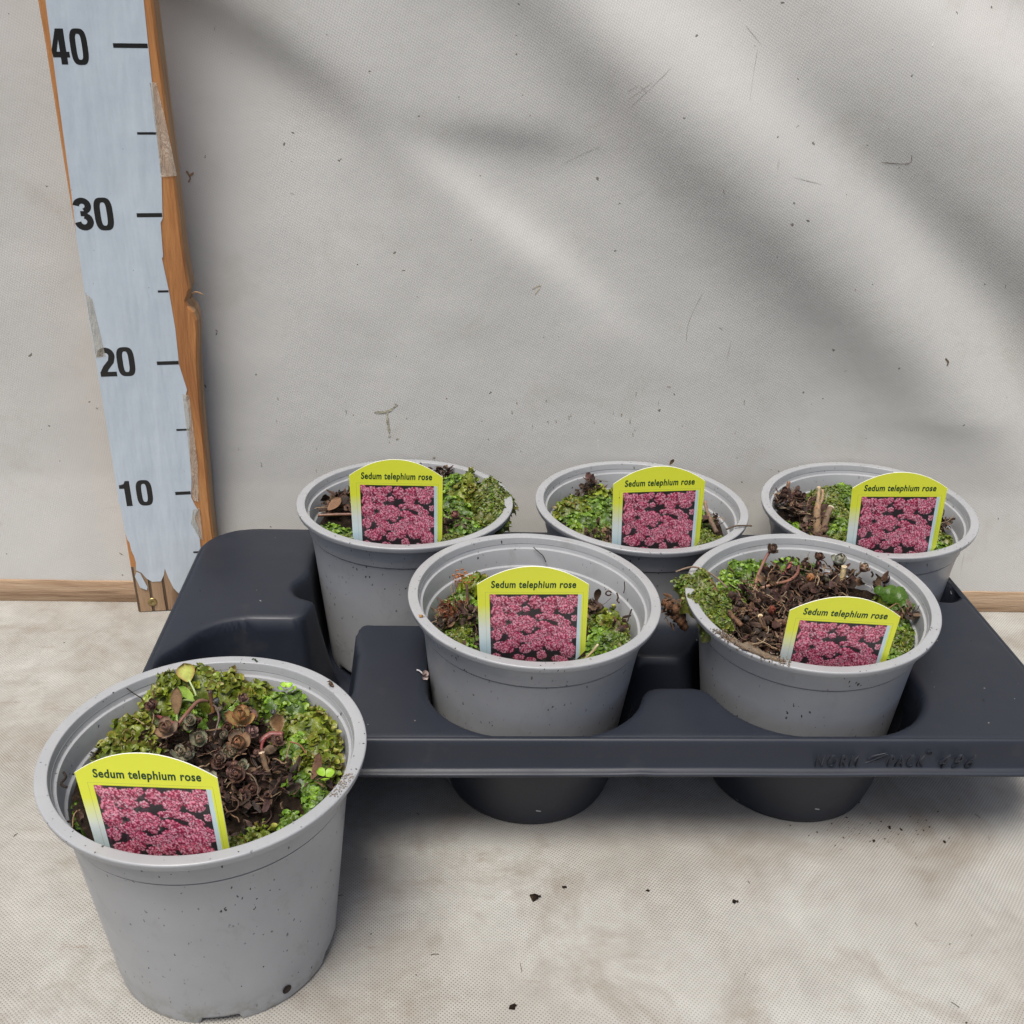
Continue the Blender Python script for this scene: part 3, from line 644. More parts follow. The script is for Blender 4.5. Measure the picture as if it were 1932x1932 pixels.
# the flower photograph on the label: dense pink flower heads over dark leaves
def flower():
    nx, nz = 230, 245; x0, x1, z1, z0 = -2.23, 2.32, -.642, -5.5
    gx = np.linspace(x0, x1, nx); gz = np.linspace(z1, z0, nz); X_, Z_ = np.meshgrid(gx, gz)
    r = np.random.RandomState(4)
    px = (X_ - x0) / (x1 - x0) * 625 + 645; pz = (z1 - Z_) / (x1 - x0) * 625 * .80 + 530
    col = np.zeros((nz, nx, 3)); base = .018 + .02 * r.rand(nz, nx, 1); col[:] = base * np.array([1., .85, .95])
    for _ in range(55):          # dark glossy leaves
        cx_, cz_ = r.uniform(645, 1270), r.uniform(530, 1080); a_ = r.uniform(0, 3.1); l, w_ = r.uniform(18, 34), r.uniform(8, 15)
        u = (px - cx_) * np.cos(a_) + (pz - cz_) * np.sin(a_); v = -(px - cx_) * np.sin(a_) + (pz - cz_) * np.cos(a_)
        q = (u / l) ** 2 + (v / w_) ** 2; tone = r.choice([0, 1, 2]); cc = [(.07, .085, .075), (.10, .05, .065), (.20, .21, .18)][tone]
        k = np.clip((1 - q) * 3, 0, 1)[..., None] * (.5 + .5 * np.clip(v / w_, -1, 1)[..., None]); col = col * (1 - k) + np.array(cc) * k
    B = [(740,590,90,50),(830,580,60,40),(970,590,55,55),(1110,590,110,50),(1230,560,50,30),(700,660,50,50),(810,640,70,35),(1060,640,60,35),(1190,640,60,40),(1240,600,40,30),(1060,690,50,35),(800,700,60,30),(700,740,60,60),(890,740,90,55),(830,780,70,40),(1130,710,50,30),(1250,710,25,25),(1020,760,70,30),(690,840,45,45),(830,850,60,40),(920,790,40,40),(1090,810,90,50),(1210,810,70,45),(940,880,60,45),(1050,890,60,40),(1160,880,80,60),(720,930,60,40),(800,910,60,40),(900,950,50,40),(1020,1000,40,40),(1100,930,60,40),(1210,960,60,70),(980,930,50,40),(760,960,60,30),(665,560,30,30),(660,540,40,30),(905,640,30,24),(890,560,34,26),(960,860,44,30),(770,800,50,36),(1000,700,34,22),(1180,750,48,32),(680,1010,40,26),(850,1020,46,28),(1140,1030,50,30),(940,1040,40,24),(740,700,40,30),(1250,840,34,30),(1010,830,50,34),(870,870,40,30),(1180,1050,44,26)]
    # each head is made of small starry florets
    for (cx_, cz_, rx, rz) in sorted(B, key=lambda b: b[1]):
        rx *= .93; rz *= .93; q2 = ((px - cx_) / rx) ** 2 + ((pz - cz_) / rz) ** 2 + .25 * np.sin(px / 7 + cx_) * np.sin(pz / 6 + cz_)
        kf = np.clip((1.08 - q2) * 3, 0, 1)[..., None]; sh = np.clip(.75 - .5 * (pz - cz_) / rz, .25, 1.1)[..., None]
        col = col * (1 - kf) + np.array([.32, .022, .075]) * sh * kf
        nfl = int(rx * rz * .058)
        for _ in range(nfl):
            a_ = r.uniform(0, 6.283); q = np.sqrt(r.rand()); fx, fz = cx_ + rx * q * np.cos(a_), cz_ + rz * q * np.sin(a_)
            s = r.uniform(4.5, 8.0); i0 = int((fx - 645) / 625 * nx); j0 = int((fz - 530) / (625 * .80) / ((z1 - z0) / (x1 - x0)) * nz)
            w_ = 4; sl = (slice(max(0, j0 - w_), max(0, j0 + w_ + 1)), slice(max(0, i0 - w_), max(0, i0 + w_ + 1)))
            if px[sl].size == 0: continue
            dx, dz = px[sl] - fx, pz[sl] - fz; rr = np.hypot(dx, dz); th = np.arctan2(dz, dx)
            star = np.clip((s * (.62 + .38 * np.cos(5 * th + a_)) - rr) / 1.6, 0, 1)[..., None]
            lit = .55 + .45 * (-(fz - cz_) / rz); t_ = r.rand()
            t_ = t_ ** 1.6; cc = np.array([1.0, .19, .32]) * (1 - t_) + np.array([1.0, .76, .82]) * t_
            cc = cc * (.62 + .42 * max(0, lit)); 
            if r.rand() < .16: cc = np.array([.36, .015, .06])
            col[sl] = col[sl] * (1 - star) + cc * star
    V = [(x, 0, z) for z in gz for x in gx]
    F = [(j * nx + i, (j + 1) * nx + i, (j + 1) * nx + i + 1, j * nx + i + 1) for j in range(nz - 1) for i in range(nx - 1)]
    return mesh('flower_picture', V, F, M_PRINT, False, col.reshape(-1, 3).tolist())
ME_PIC = flower()
LDESC = {'F': 'yellow plant label with pink flower photo, in the pot standing alone', 'BL': 'upright yellow plant label with pink flower photo in the back left pot',
         'BM': 'yellow plant label with pink flower photo in the back middle pot', 'BR': 'yellow plant label with pink flower photo in the back right pot',
         'M': 'yellow plant label with pink flower photo in the half empty front middle pot', 'FR': 'yellow plant label leaning back beside brown litter in the front right pot'}
for k, (x, y, z, ro, le, ya) in LAB.items():
    w0 = Vector((math.cos(ya), math.sin(ya), 0)); n0 = w0.cross(Vector((0, 0, 1))); up0 = math.cos(le) * Vector((0, 0, 1)) - math.sin(le) * n0
    wv_ = math.cos(ro) * w0 + math.sin(ro) * up0; uv_ = -math.sin(ro) * w0 + math.cos(ro) * up0; yv = uv_.cross(wv_)
    MM = Matrix((wv_, yv, uv_)).transposed().to_4x4(); MM.translation = Vector((x, y, z)) * S
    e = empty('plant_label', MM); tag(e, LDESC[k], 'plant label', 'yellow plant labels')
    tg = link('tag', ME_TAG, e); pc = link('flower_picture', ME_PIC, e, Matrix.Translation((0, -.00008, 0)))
    tx_ = link('lettering', ME_TXT, e, Matrix.Translation(Vector((-2.14, -.008, -.20)) * S))

# ------------------------------------------------------------------ growing things
def leaf_lobe(mb, p, nrm, r_, rng, col, cup=.35, ruff=.15, n=8, edge=None, elong=1.0):
    nrm = nrm.normalized(); a = nrm.orthogonal().normalized(); a.rotate(Matrix.Rotation(rng.uniform(0, 6.28), 3, nrm)); b = nrm.cross(a)
    V = [p - nrm * r_ * cup * .5]; c = [tuple(x * .75 for x in col)]; V2 = []
    ph = rng.uniform(0, 6.28); kf = rng.choice((2, 3, 4))
    ec = edge or col
    for ring, f in ((0, .55), (1, 1.0)):
        for i in range(n):
            t_ = 2 * math.pi * i / n; rr = r_ * f * (1 + ruff * rng.uniform(-1, 1) * f)
            hgt = (cup * f * f * r_ * .6 + ruff * r_ * math.sin(kf * t_ + ph) * f * f) - cup * r_ * .5 * (1 - f)
            V.append(p + a * rr * math.cos(t_) * elong + b * rr * math.sin(t_) + nrm * hgt)
            c.append(tuple(col) if ring == 0 else tuple(ec))
    F = [(0, 1 + i, 1 + (i + 1) % n) for i in range(n)] + [(1 + i, 1 + n + i, 1 + n + (i + 1) % n, 1 + (i + 1) % n) for i in range(n)]
    mb.add(V, F, c)
def vary(c, rng, v=.25):
    k = 1 + rng.uniform(-v, v); h = rng.uniform(-.12, .12); return (max(0, c[0] * k * (1 + h)), max(0, c[1] * k), max(0, c[2] * k * (1 - h)))
G_OLIVE, G_LIME, G_GREEN, G_YEL, G_BRN = (.110, .145, .012), (.135, .235, .016), (.075, .132, .010), (.24, .22, .04), (.17, .11, .04)
def inside_pot(x, y, z, over):
    r_ = math.hypot(x, y); lim = 5.55 + (z - 8.5) * .22 - .1
    if not over and r_ > lim: return x * lim / r_, y * lim / r_
    return x, y
def moss(mb, patches, rng):
    for (cx_, cy_, r_, zt, dome, kind, over) in patches:
        nr_, na_ = 12, 34; V = []; C_ = []     # lumpy body
        for j in range(nr_ + 1):
            for i in range(na_):
                a = 2 * math.pi * i / na_; q = j / nr_ * 1.0; wob = 1 + .22 * math.sin(3 * a + cx_ * 5) + .12 * math.sin(7 * a + cy_)
                x, y = inside_pot(cx_ + q * r_ * wob * math.cos(a) * .97, cy_ + q * r_ * wob * math.sin(a) * .97, zt, over)
                z = zt - dome * q ** 2.2 + noise.noise(Vector((x * 1.3, y * 1.3, zt))) * .35 + noise.noise(Vector((x * 3, y * 3, zt))) * .22 + noise.noise(Vector((x * 8, y * 8, zt))) * .10 - .06 - (.5 if j == nr_ else 0)
                V.append((x, y, z)); g_ = .5 + noise.noise(Vector((x * 2.2, y * 2.2, 4)))
                lo_c, hi_c = {'liver': ((.05, .075, .008), (.20, .24, .025)), 'green': ((.03, .06, .008), (.09, .17, .015)), 'moss': ((.045, .055, .01), (.15, .16, .03)), 'dark': ((.02, .014, .01), (.05, .035, .02))}[kind]
                g_ = max(0, min(1, g_)); C_.append(tuple(l_ * (1 - g_) + h_ * g_ for l_, h_ in zip(lo_c, hi_c)))
        mb.add(V, [(j * na_ + i, j * na_ + (i + 1) % na_, (j + 1) * na_ + (i + 1) % na_, (j + 1) * na_ + i) for j in range(nr_) for i in range(na_)], C_)
        dens = {'liver': 34, 'green': 58, 'moss': 150, 'dark': 48}[kind]
        N = int(dens * r_ * r_ * 1.25)
        for i in range(N):
            a = rng.uniform(0, 6.28); q = math.sqrt(rng.random()) * 1.06
            wob = 1 + .22 * math.sin(3 * a + cx_ * 5) + .12 * math.sin(7 * a + cy_)
            x, y = cx_ + q * r_ * wob * math.cos(a), cy_ + q * r_ * wob * math.sin(a)
            x, y = inside_pot(x, y, zt, over)
            nz = noise.noise(Vector((x * 1.3, y * 1.3, zt))) * .35 + noise.noise(Vector((x * 3, y * 3, zt))) * .15
            z = zt - dome * q ** 2.2 + nz
            nrm = Vector((math.cos(a) * q * dome / r_ * 1.3 + rng.uniform(-.5, .5), math.sin(a) * q * dome / r_ * 1.3 + rng.uniform(-.5, .5) - .15, 1))
            hi = noise.noise(Vector((x * .8 + 9, y * .8, 2)))
            if kind == 'liver':
                c = vary(G_OLIVE if hi < .05 else (.175, .22, .022), rng, .4); e = vary(G_YEL if rng.random() < .55 else G_BRN, rng) if nz > -.02 and rng.random() < .6 else tuple(v * 1.25 for v in c)
                leaf_lobe(mb, Vector((x, y, z)), nrm + Vector((rng.uniform(-.4, .4), rng.uniform(-.4, .4), 0)), rng.uniform(.11, .30), rng, c, rng.uniform(.2, 1.1), .32, 9, e)
                if rng.random() < .05:    # little cup
                    P = Vector((x, y, z + .12)); leaf_lobe(mb, P, nrm, .15, rng, (.16, .20, .02), 1.9, .03, 10, (.48, .46, .12))
            elif kind == 'green':
                c = vary(G_LIME if hi > 0 else G_GREEN, rng, .35); leaf_lobe(mb, Vector((x, y, z)), nrm, rng.uniform(.09, .21), rng, c, rng.uniform(-.2, .9), .22, 7, tuple(v * 1.15 for v in c))
            elif kind == 'moss':
                c = vary(G_OLIVE if rng.random() < .6 else ((.17, .17, .03) if hi > .1 and rng.random() < .6 else G_GREEN), rng, .35)
                leaf_lobe(mb, Vector((x, y, z)), nrm + Vector((rng.uniform(-.9, .9), rng.uniform(-.9, .9), 0)), rng.uniform(.05, .10), rng, c, .4, .3, 5, tuple(v * 1.2 for v in c), 1.9)
            else:
                c = vary((.045, .028, .018), rng, .4); leaf_lobe(mb, Vector((x, y, z)), nrm, rng.uniform(.10, .25), rng, c, .8, .35, 7)
def strip(mb, p, rng, L_, w_, col, lift=.4):
    """a curled shred of dead leaf"""
    a = rng.uniform(0, 6.28); dr = Vector((math.cos(a), math.sin(a), rng.uniform(-.1, lift))); tw = rng.uniform(-1.5, 1.5); cu = rng.uniform(-2.4, 2.4); n = 7; V = []; C_ = []
    pos = Vector(p); side = dr.cross(Vector((0, 0, 1))).normalized(); side.rotate(Matrix.Rotation(rng.uniform(-1.4, 1.4), 3, dr.normalized())); bx = rng.uniform(.5, 2)
    for i in range(n):
        u = i / (n - 1); ww = w_ * math.sin(math.pi * (.12 + .80 * u)) ** .6 * rng.uniform(.7, 1.1); nn = dr.cross(side).normalized()
        V += [pos + side * ww + nn * ww * .6 * bx * .5, pos, pos - side * ww + nn * ww * .6 * bx * .5]
        k = rng.uniform(.7, 1.3); C_ += [tuple(c * k * 1.25 for c in col), tuple(c * k * .75 for c in col), tuple(c * k * 1.25 for c in col)]
        pos = pos + dr.normalized() * L_ / n; dr.rotate(Matrix.Rotation(cu / n, 3, side)); side.rotate(Matrix.Rotation(tw / n, 3, dr.normalized()))
    F = []
    for i in range(n - 1): F += [(3 * i, 3 * i + 1, 3 * i + 4, 3 * i + 3), (3 * i + 1, 3 * i + 2, 3 * i + 5, 3 * i + 4)]
    mb.add(V, F, C_)
BRN = [(.062, .035, .026), (.095, .054, .037), (.034, .022, .017), (.16, .105, .068), (.072, .036, .030), (.042, .029, .022)]
def litter(mb, areas, rng):
    for (cx_, cy_, r_, z0, n, big) in areas:
        for i in range(n):
            a = rng.uniform(0, 6.28); q = math.sqrt(rng.random()) * r_; x, y = inside_pot(cx_ + q * math.cos(a), cy_ + q * math.sin(a), z0, False)
            z = z0 + rng.uniform(-.25, .30) + .25 * noise.noise(Vector((x * 1.1, y * 1.1, 7)))
            c = vary(rng.choice(BRN), rng, .3)
            if rng.random() < (.90 if big < .95 else .76): strip(mb, (x, y, z), rng, rng.uniform(.3, 1.1) * big, rng.uniform(.05, .15) * big if rng.random() < .6 else rng.uniform(.15, .33) * big, c, .8)
            else:
                P = [Vector((x, y, z))]; dr = Vector((rng.uniform(-1, 1), rng.uniform(-1, 1), rng.uniform(-.2, .5))).normalized()
                for _ in range(8): P.append(P[-1] + dr * rng.uniform(.08, .24)); dr = (dr + Vector((rng.uniform(-.6, .6), rng.uniform(-.6, .6), rng.uniform(-.4, .3)))).normalized()
                V, F = tube(P, rng.uniform(.012, .045), 5); mb.add(V, F, vary(rng.choice([(.20, .13, .08), (.09, .05, .035), (.30, .21, .13)]), rng))
def soil(k, zc, amp, label, rad):
    rng = random.Random(len(k) * 5 + ord(k[-1])); mb = MB(); nr, na = 34, 90; V = [(0, 0, zc)]
    for j in range(1, nr + 1):
        for i in range(na):
            a = 2 * math.pi * i / na; q = rad * j / nr; x, y = q * math.cos(a), q * math.sin(a)
            z = zc + (.55 * math.exp(-((x - .8) ** 2 + (y - .2) ** 2) / 7) if k == 'F' else 0) + amp * noise.noise(Vector((x * .45, y * .45, zc))) + .22 * noise.noise(Vector((x * 2.2, y * 2.2, zc))) + .12 * noise.noise(Vector((x * 6, y * 6, zc)))
            V.append((x, y, z))
    F = [(0, 1 + i, 1 + (i + 1) % na) for i in range(na)] + [(1 + (j - 1) * na + i, 1 + j * na + i, 1 + j * na + (i + 1) % na, 1 + (j - 1) * na + (i + 1) % na) for j in range(1, nr) for i in range(na)]
    mb.add(V, F)
    for _ in range(420):
        a = rng.uniform(0, 6.28); q = math.sqrt(rng.random()) * rad * .97; x, y = q * math.cos(a), q * math.sin(a); s = rng.uniform(.04, .14)
        z = zc + (.55 * math.exp(-((x - .8) ** 2 + (y - .2) ** 2) / 7) if k == 'F' else 0) + amp * noise.noise(Vector((x * .45, y * .45, zc))) + .22 * noise.noise(Vector((x * 2.2, y * 2.2, zc))) + s * .3
        P = [Vector((rng.uniform(-1, 1), rng.uniform(-1, 1), rng.uniform(-1, 1))).normalized() * s + Vector((x, y, z)) for _ in range(4)]
        mb.add(P, [(0, 1, 2), (0, 2, 3), (0, 3, 1), (1, 3, 2)])
    o = mb.build('potting_soil', M_SOIL, None, PM[k]); tag(o, label, 'soil', 'soil in the pots', 'stuff'); return o
SOIL_L = {'F': 'dark peat showing between the moss in the pot standing alone', 'BL': 'dark peat under the moss in the back left pot', 'BM': 'dark peat under the moss in the back middle pot',
          'BR': 'dark peat under the moss in the back right pot', 'M': 'dark peat low down in the half empty front middle pot', 'FR': 'dark peat under brown litter in the front right pot'}
for k, zc in (('F', 10.3), ('BL', 10.0), ('BM', 9.9), ('BR', 9.9), ('M', 9.1), ('FR', 9.9)): soil(k, zc, .5, SOIL_L[k], 5.95 if zc > 9.5 else 5.75)

MOSS = {
 'F': [(-4.0, 3.0, 1.25, 11.25, .9, 'liver', 0), (-4.7, 1.6, 1.0, 10.95, .8, 'liver', 0), (-3.6, 1.3, .9, 10.8, .5, 'liver', 0), (-3.2, 4.9, 1.15, 11.75, .9, 'liver', 0), (-1.7, 5.9, 1.3, 12.2, 1.3, 'liver', 1), (-2.9, 5.6, .8, 12.05, .8, 'liver', 1), (-.3, 5.5, 1.2, 12.0, 1.1, 'liver', 0),
        (1.1, 5.2, 1.2, 11.6, .9, 'liver', 0), (.3, 4.5, .9, 11.2, .6, 'green', 0), (2.4, 4.6, 1.0, 11.4, .8, 'green', 0), (3.4, 4.3, 1.1, 11.5, .9, 'green', 0), (2.9, 3.5, .8, 11.1, .5, 'moss', 0), (4.5, 2.9, 1.25, 11.4, .9, 'liver', 0), (5.0, 1.6, 1.1, 11.4, .8, 'liver', 0), (4.2, 1.4, 1.1, 11.2, .7, 'green', 0),
        (5.1, .2, 1.2, 11.2, .8, 'liver', 0), (4.7, -.9, .9, 10.9, .6, 'green', 0), (5.3, -2.1, .9, 10.9, .6, 'green', 0), (4.3, -3.6, 1.0, 10.8, .6, 'green', 0), (3.3, -4.4, 1.1, 10.8, .6, 'liver', 0), (2.2, -4.6, .9, 10.6, .5, 'moss', 0), (-1.9, 3.9, 1.0, 11.0, .6, 'green', 0), (-3.0, .9, .9, 10.7, .5, 'moss', 0), (-5.1, -2.4, .8, 10.4, .5, 'green', 0), (3.4, 1.9, .8, 10.9, .4, 'moss', 0), (.6, 3.9, .8, 10.9, .4, 'green', 0)],
 'BL': [(3.4, 4.3, 1.3, 11.9, 1.0, 'green', 0), (4.2, 2.8, 1.4, 11.9, 1.0, 'liver', 0), (3.3, 1.4, 1.3, 11.4, .8, 'green', 0), (6.2, .7, 1.35, 12.35, 1.1, 'moss', 1), (6.0, -1.4, 1.2, 12.3, 1.0, 'moss', 1), (5.9, 2.6, 1.1, 12.3, .9, 'moss', 1), (4.3, -1.6, 1.5, 11.2, .8, 'green', 0), (3.4, -3.4, 1.2, 10.8, .6, 'moss', 0), (4.6, 4.5, .8, 12.3, .9, 'liver', 0), (2.3, 5.0, 1.1, 12.0, 1.0, 'dark', 0), (-4.8, -1.2, 1.2, 10.3, .5, 'green', 0), (-3.6, -2.6, 1.2, 10.3, .5, 'moss', 0), (0, 3, 2, 10.4, .6, 'green', 0)],
 'BM': [(-4.4, 2.6, 1.5, 10.8, .7, 'liver', 0), (-3.8, .6, 1.4, 10.6, .6, 'green', 0), (-2.3, 4.5, 1.4, 10.9, .7, 'liver', 0), (-2.3, 2.7, 1.5, 10.8, .6, 'green', 0), (-1.7, .9, 1.4, 10.6, .5, 'green', 0), (-3.0, 4.9, 1.0, 10.9, .6, 'dark', 0), (-3.6, -1.5, 1.1, 10.4, .5, 'moss', 0), (4.5, 1.2, 1.0, 10.6, .6, 'green', 0), (4.4, -1.8, 1.2, 10.6, .6, 'moss', 0), (1, 4, 1.8, 10.5, .5, 'green', 0), (-2.4, -3.4, 1.0, 10.4, .4, 'moss', 0)],
 'BR': [(-1.4, 4.2, 1.4, 11.3, .9, 'moss', 0), (-.2, 4.6, 1.3, 11.2, .8, 'green', 0), (-1.6, 2.3, 1.5, 10.8, .6, 'moss', 0), (-1.6, .1, 1.4, 10.6, .6, 'green', 0), (-2.0, -2.3, 1.3, 10.5, .5, 'moss', 0), (-4.7, .2, 1.0, 10.3, .4, 'green', 0), (4.8, -1.6, 1.2, 10.5, .6, 'moss', 0), (4.0, -3.0, 1.2, 10.4, .5, 'green', 0), (2, 3.4, 1.5, 10.6, .5, 'green', 0)],
 'M': [(-4.2, 2.7, 1.1, 10.1, .7, 'green', 0), (-3.2, 4.3, 1.1, 10.4, .8, 'liver', 0), (-4.7, 1.0, 1.1, 9.9, .6, 'moss', 0), (-4.4, -.6, 1.1, 9.8, .6, 'moss', 0), (-2.9, 1.9, 1.1, 9.9, .5, 'green', 0), (-3.2, -1.9, 1.1, 9.7, .5, 'green', 0), (-2.7, -3.2, 1.0, 9.6, .5, 'liver', 0), (4.7, .9, 1.2, 9.9, .6, 'liver', 0), (4.2, -.6, 1.3, 9.8, .6, 'green', 0), (3.5, 1.0, 1.2, 9.8, .5, 'moss', 0), (3.9, -2.3, 1.2, 9.7, .6, 'green', 0), (5.0, -.8, .9, 9.7, .5, 'moss', 0), (3.1, -3.3, 1.0, 9.6, .5, 'moss', 0)],
 'FR': [(-3.3, 4.9, 1.15, 11.4, .8, 'green', 0), (-2.4, 4.9, 1.1, 11.4, .8, 'green', 0), (-3.6, 3.8, 1.1, 11.0, .6, 'green', 0), (-2.5, 3.9, .9, 10.9, .5, 'green', 0), (-4.3, 2.5, .9, 10.9, .5, 'green', 0), (.3, 5.2, 1.1, 11.1, .7, 'green', 0), (1.2, 4.9, .9, 11.0, .6, 'green', 0), (5.6, .5, .75, 11.2, .6, 'green', 0), (5.2, 1.3, .5, 11.2, .5, 'liver', 0), (5.2, -2.3, 1.2, 10.7, .6, 'moss', 0), (4.6, -3.5, 1.1, 10.6, .5, 'moss', 0), (5.2, -1.0, .9, 10.7, .5, 'green', 0), (4.0, -4.0, .9, 10.5, .5, 'green', 0)]}
ML = {'F': 'thick bright green liverwort and moss ringing the pot that stands alone', 'BL': 'green moss spilling over the right rim of the back left pot', 'BM': 'green liverwort carpet left of the label in the back middle pot',
      'BR': 'dark green moss behind cut stems in the back right pot', 'M': 'low green moss clumps on both sides of the label in the half empty front middle pot', 'FR': 'bright green moss around brown litter inside the front right pot'}
for k in MOSS:
    rng = random.Random({'F': 1, 'BL': 2, 'BM': 3, 'BR': 4, 'M': 5, 'FR': 6}[k]); mb = MB(); moss(mb, MOSS[k], rng)
    o = mb.build('moss', M_MOSS, None, PM[k]); tag(o, ML[k], 'moss', 'moss in the pots', 'stuff')
LIT = {'F': [(.8, -.6, 2.6, 10.95, 130, .8), (2.6, -1.5, 1.8, 10.95, 110, .9), (.3, 2.2, 2.2, 10.95, 60, .7), (1.2, -3.2, 2., 10.7, 90, .8), (-2.3, 2.2, 1.2, 10.8, 35, .8), (5.3, -1.0, .6, 11., 14, .8), (-4.4, -3.2, 1.0, 10.3, 12, .6)],
       'BL': [(-4.7, 1.5, 1.1, 10.9, 60, 1.2), (-3.4, 2.4, 1.2, 10.9, 30, 1.0), (2.3, 5.2, 1.0, 11.8, 30, .8), (3.4, -1.5, .9, 11.0, 40, .9)],
       'BM': [(-2.7, -2.4, 1.4, 10.5, 70, .8), (-2.6, 4.9, .8, 11.1, 22, .8), (4.9, .2, .8, 10.8, 25, .8), (3.9, 3.5, 1.0, 10.6, 20, .8)],
       'BR': [(-4.4, 2.7, 1.4, 10.9, 130, 1.0), (-3.6, 1.0, 1.2, 10.7, 60, 1.0), (-4.0, -.9, 1., 10.6, 40, 1.0), (5.2, -.6, .7, 10.8, 40, .7)],
       'M': [(-4.9, .6, .9, 10.2, 50, .8), (-3.8, .6, .9, 10.1, 50, .8), (-3.0, -2.2, 1.0, 9.8, 24, .7), (3.6, 1.5, .9, 10.1, 34, 1.0), (5.0, .2, .7, 9.9, 14, .8), (-5.2, -.6, .5, 10.2, 16, 1.)],
       'FR': [(-1.0, 1.6, 2.9, 10.7, 420, 1.), (-2.6, -.8, 2.3, 10.5, 230, 1.), (2.5, 3.4, 1.5, 10.9, 120, 1.), (-1.5, -3.2, 2.0, 10.4, 140, .9), (-4.6, .6, 1.1, 10.8, 60, .9), (0.3, 4.0, 1.6, 10.9, 90, .9), (5.6, -.6, .6, 11.0, 22, .8), (5.2, 2.4, .6, 10.9, 14, .9)]}
LL = {'F': 'brown dead sedum leaves in the middle of the pot standing alone', 'BL': 'brown dry leaves left of the label in the back left pot', 'BM': 'few brown leaf scraps in the back middle pot',
      'BR': 'brown withered leaves heaped at the left of the back right pot', 'M': 'reddish brown leaf scraps and roots in the front middle pot', 'FR': 'thick tangle of brown dead leaves and roots filling the front right pot'}
for k in LIT:
    rng = random.Random(30 + len(k) + ord(k[-1])); mb = MB(); litter(mb, LIT[k], rng)
    if k == 'M':
        for i in range(46):
            x, y = -4.7 + rng.uniform(-.8, .9), .3 + rng.uniform(-.9, 1.2); P = spline([(x, y, 10.1 + rng.random() * .3), (x + rng.uniform(-.3, .3), y + rng.uniform(-.3, .3), 10.7), (x + rng.uniform(-.5, .5), y + rng.uniform(-.5, .3), 10.3 + rng.random() * .5)], 4)
            mb.add(*tube(P, .014, 4), vary((.22, .06, .025), rng))
        for i in range(20):
            x, y = -4.3 + rng.uniform(-.5, .7), 3.1 + rng.uniform(-.6, .6); z = 10.9 + rng.uniform(0, .7); xx = x + rng.uniform(-.2, .3)
            mb.add(*tube([(x, y, 10.1), (x * .99, y, (z + 10) / 2), (xx, y, z)], .012, 4), (.30, .09, .035)); mb.add(*tube([(xx, y, z), (xx + .05, y, z + .07), (xx + .12, y, z + .08), (xx + .2, y, z + .06)], [.02, .055, .05, .012], 6), (.36, .14, .05))
    o = mb.build('leaf_litter', M_LITTER, None, PM[k]); tag(o, LL[k], 'dead leaves', 'dead leaves in the pots', 'stuff')

# sedum plants: rosettes of fleshy spoon-shaped leaves on reddish stems
def fleshy(mb, p, dr, nrm, L_, W2, curl, col, edge):
    dr = dr.normalized(); side = dr.cross(nrm).normalized(); nn = side.cross(dr).normalized(); nu, nv = 8, 7; V = []; C_ = []
    for s_ in (1, -1):
        for i in range(nu):
            u = i / (nu - 1); wd = W2 * (.22 + .78 * math.sin(math.pi * min(1, u * .98) ** 1.25) ** .75) if u < .999 else W2 * .05
            ctr = p + dr * (L_ * u) + nn * (curl * L_ * u * u)
            for j in range(nv):
                v = -1 + 2 * j / (nv - 1); th = .09 * L_ * (1 - v * v) * (1 - u * .5)
                V.append(ctr + side * wd * v + nn * (W2 * .35 * v * v * u + (0 if s_ > 0 else -th)))
                k = max(abs(v) ** 4, u ** 7); C_.append(tuple(c * (1 - k) + e * k for c, e in zip(col, edge)))
    F = [(i * nv + j, i * nv + j + 1, (i + 1) * nv + j + 1, (i + 1) * nv + j) for i in range(nu - 1) for j in range(nv - 1)]
    o_ = nu * nv; F += [tuple(o_ + q for q in f)[::-1] for f in F]
    mb.add(V, F, C_)
def rosette(name, parent, p, r_, col, edge, rng, ax=(0, -.25, 1), tight=0.0, layers=3, parts=None):
    mb = MB(); r_ *= 1.02; ax = Vector(ax).normalized(); a = ax.orthogonal().normalized(); b = ax.cross(a); p = Vector(p); ph = rng.uniform(0, 6.28)
    for l in range(layers):
        f = 1 - l / layers * .55; n = 4 if l < 2 else 3; open_ = (1.25 - l * .42) * (1 - tight)
        for i in range(n):
            t_ = ph + 2 * math.pi * i / n + l * .8 + rng.uniform(-.12, .12); out = a * math.cos(t_) + b * math.sin(t_)
            dr = out * math.sin(open_) + ax * math.cos(open_); nm = ax * math.sin(open_) - out * math.cos(open_) * 1.0
            fleshy(mb, p + ax * (l * r_ * .16) + out * r_ * .06, dr, nm, r_ * f * rng.uniform(.9, 1.08), r_ * f * .42, .22, vary(col, rng, .15), vary(edge, rng, .1))
    V, F = tube([p - ax * r_ * .9, p - ax * .2 * r_, p + ax * r_ * .2], [.05, .07, .04], 7); mb.add(V, F, tuple(c * .7 for c in edge))
    return mb.build(name, M_SUCC, parent)
def stem(parent, P, r_, col, name='stem', mat=None, jit=.08, tipcol=None):
    rng = random.Random(int(abs(P[0][0]) * 97)); Q = spline(P, 6); V, F = tube(Q, r_, 10, jit, rng); mb = MB(); C_ = []
    for i in range(len(Q)):
        u = i / (len(Q) - 1); cc = col if not tipcol else tuple(a * (1 - u) + b * u for a, b in zip(col, tipcol)); C_ += [vary(cc, rng, .12) for _ in range(10)]
    mb.add(V, F, C_); return mb.build(name, mat or M_SUCC, parent)
GG, GE = (.23, .25, .165), (.30, .21, .15)       # grey green
BN, BE = (.25, .18, .12), (.40, .20, .11)        # bronze
RD, RE = (.13, .080, .062), (.20, .105, .08)         # maroon
YB, YE = (.30, .22, .09), (.34, .14, .07)
def plant(k, label):
    e = empty('sedum_plant', PM[k]); tag(e, label, 'sedum', 'sedum plants in the pots'); return e
rng = random.Random(77)
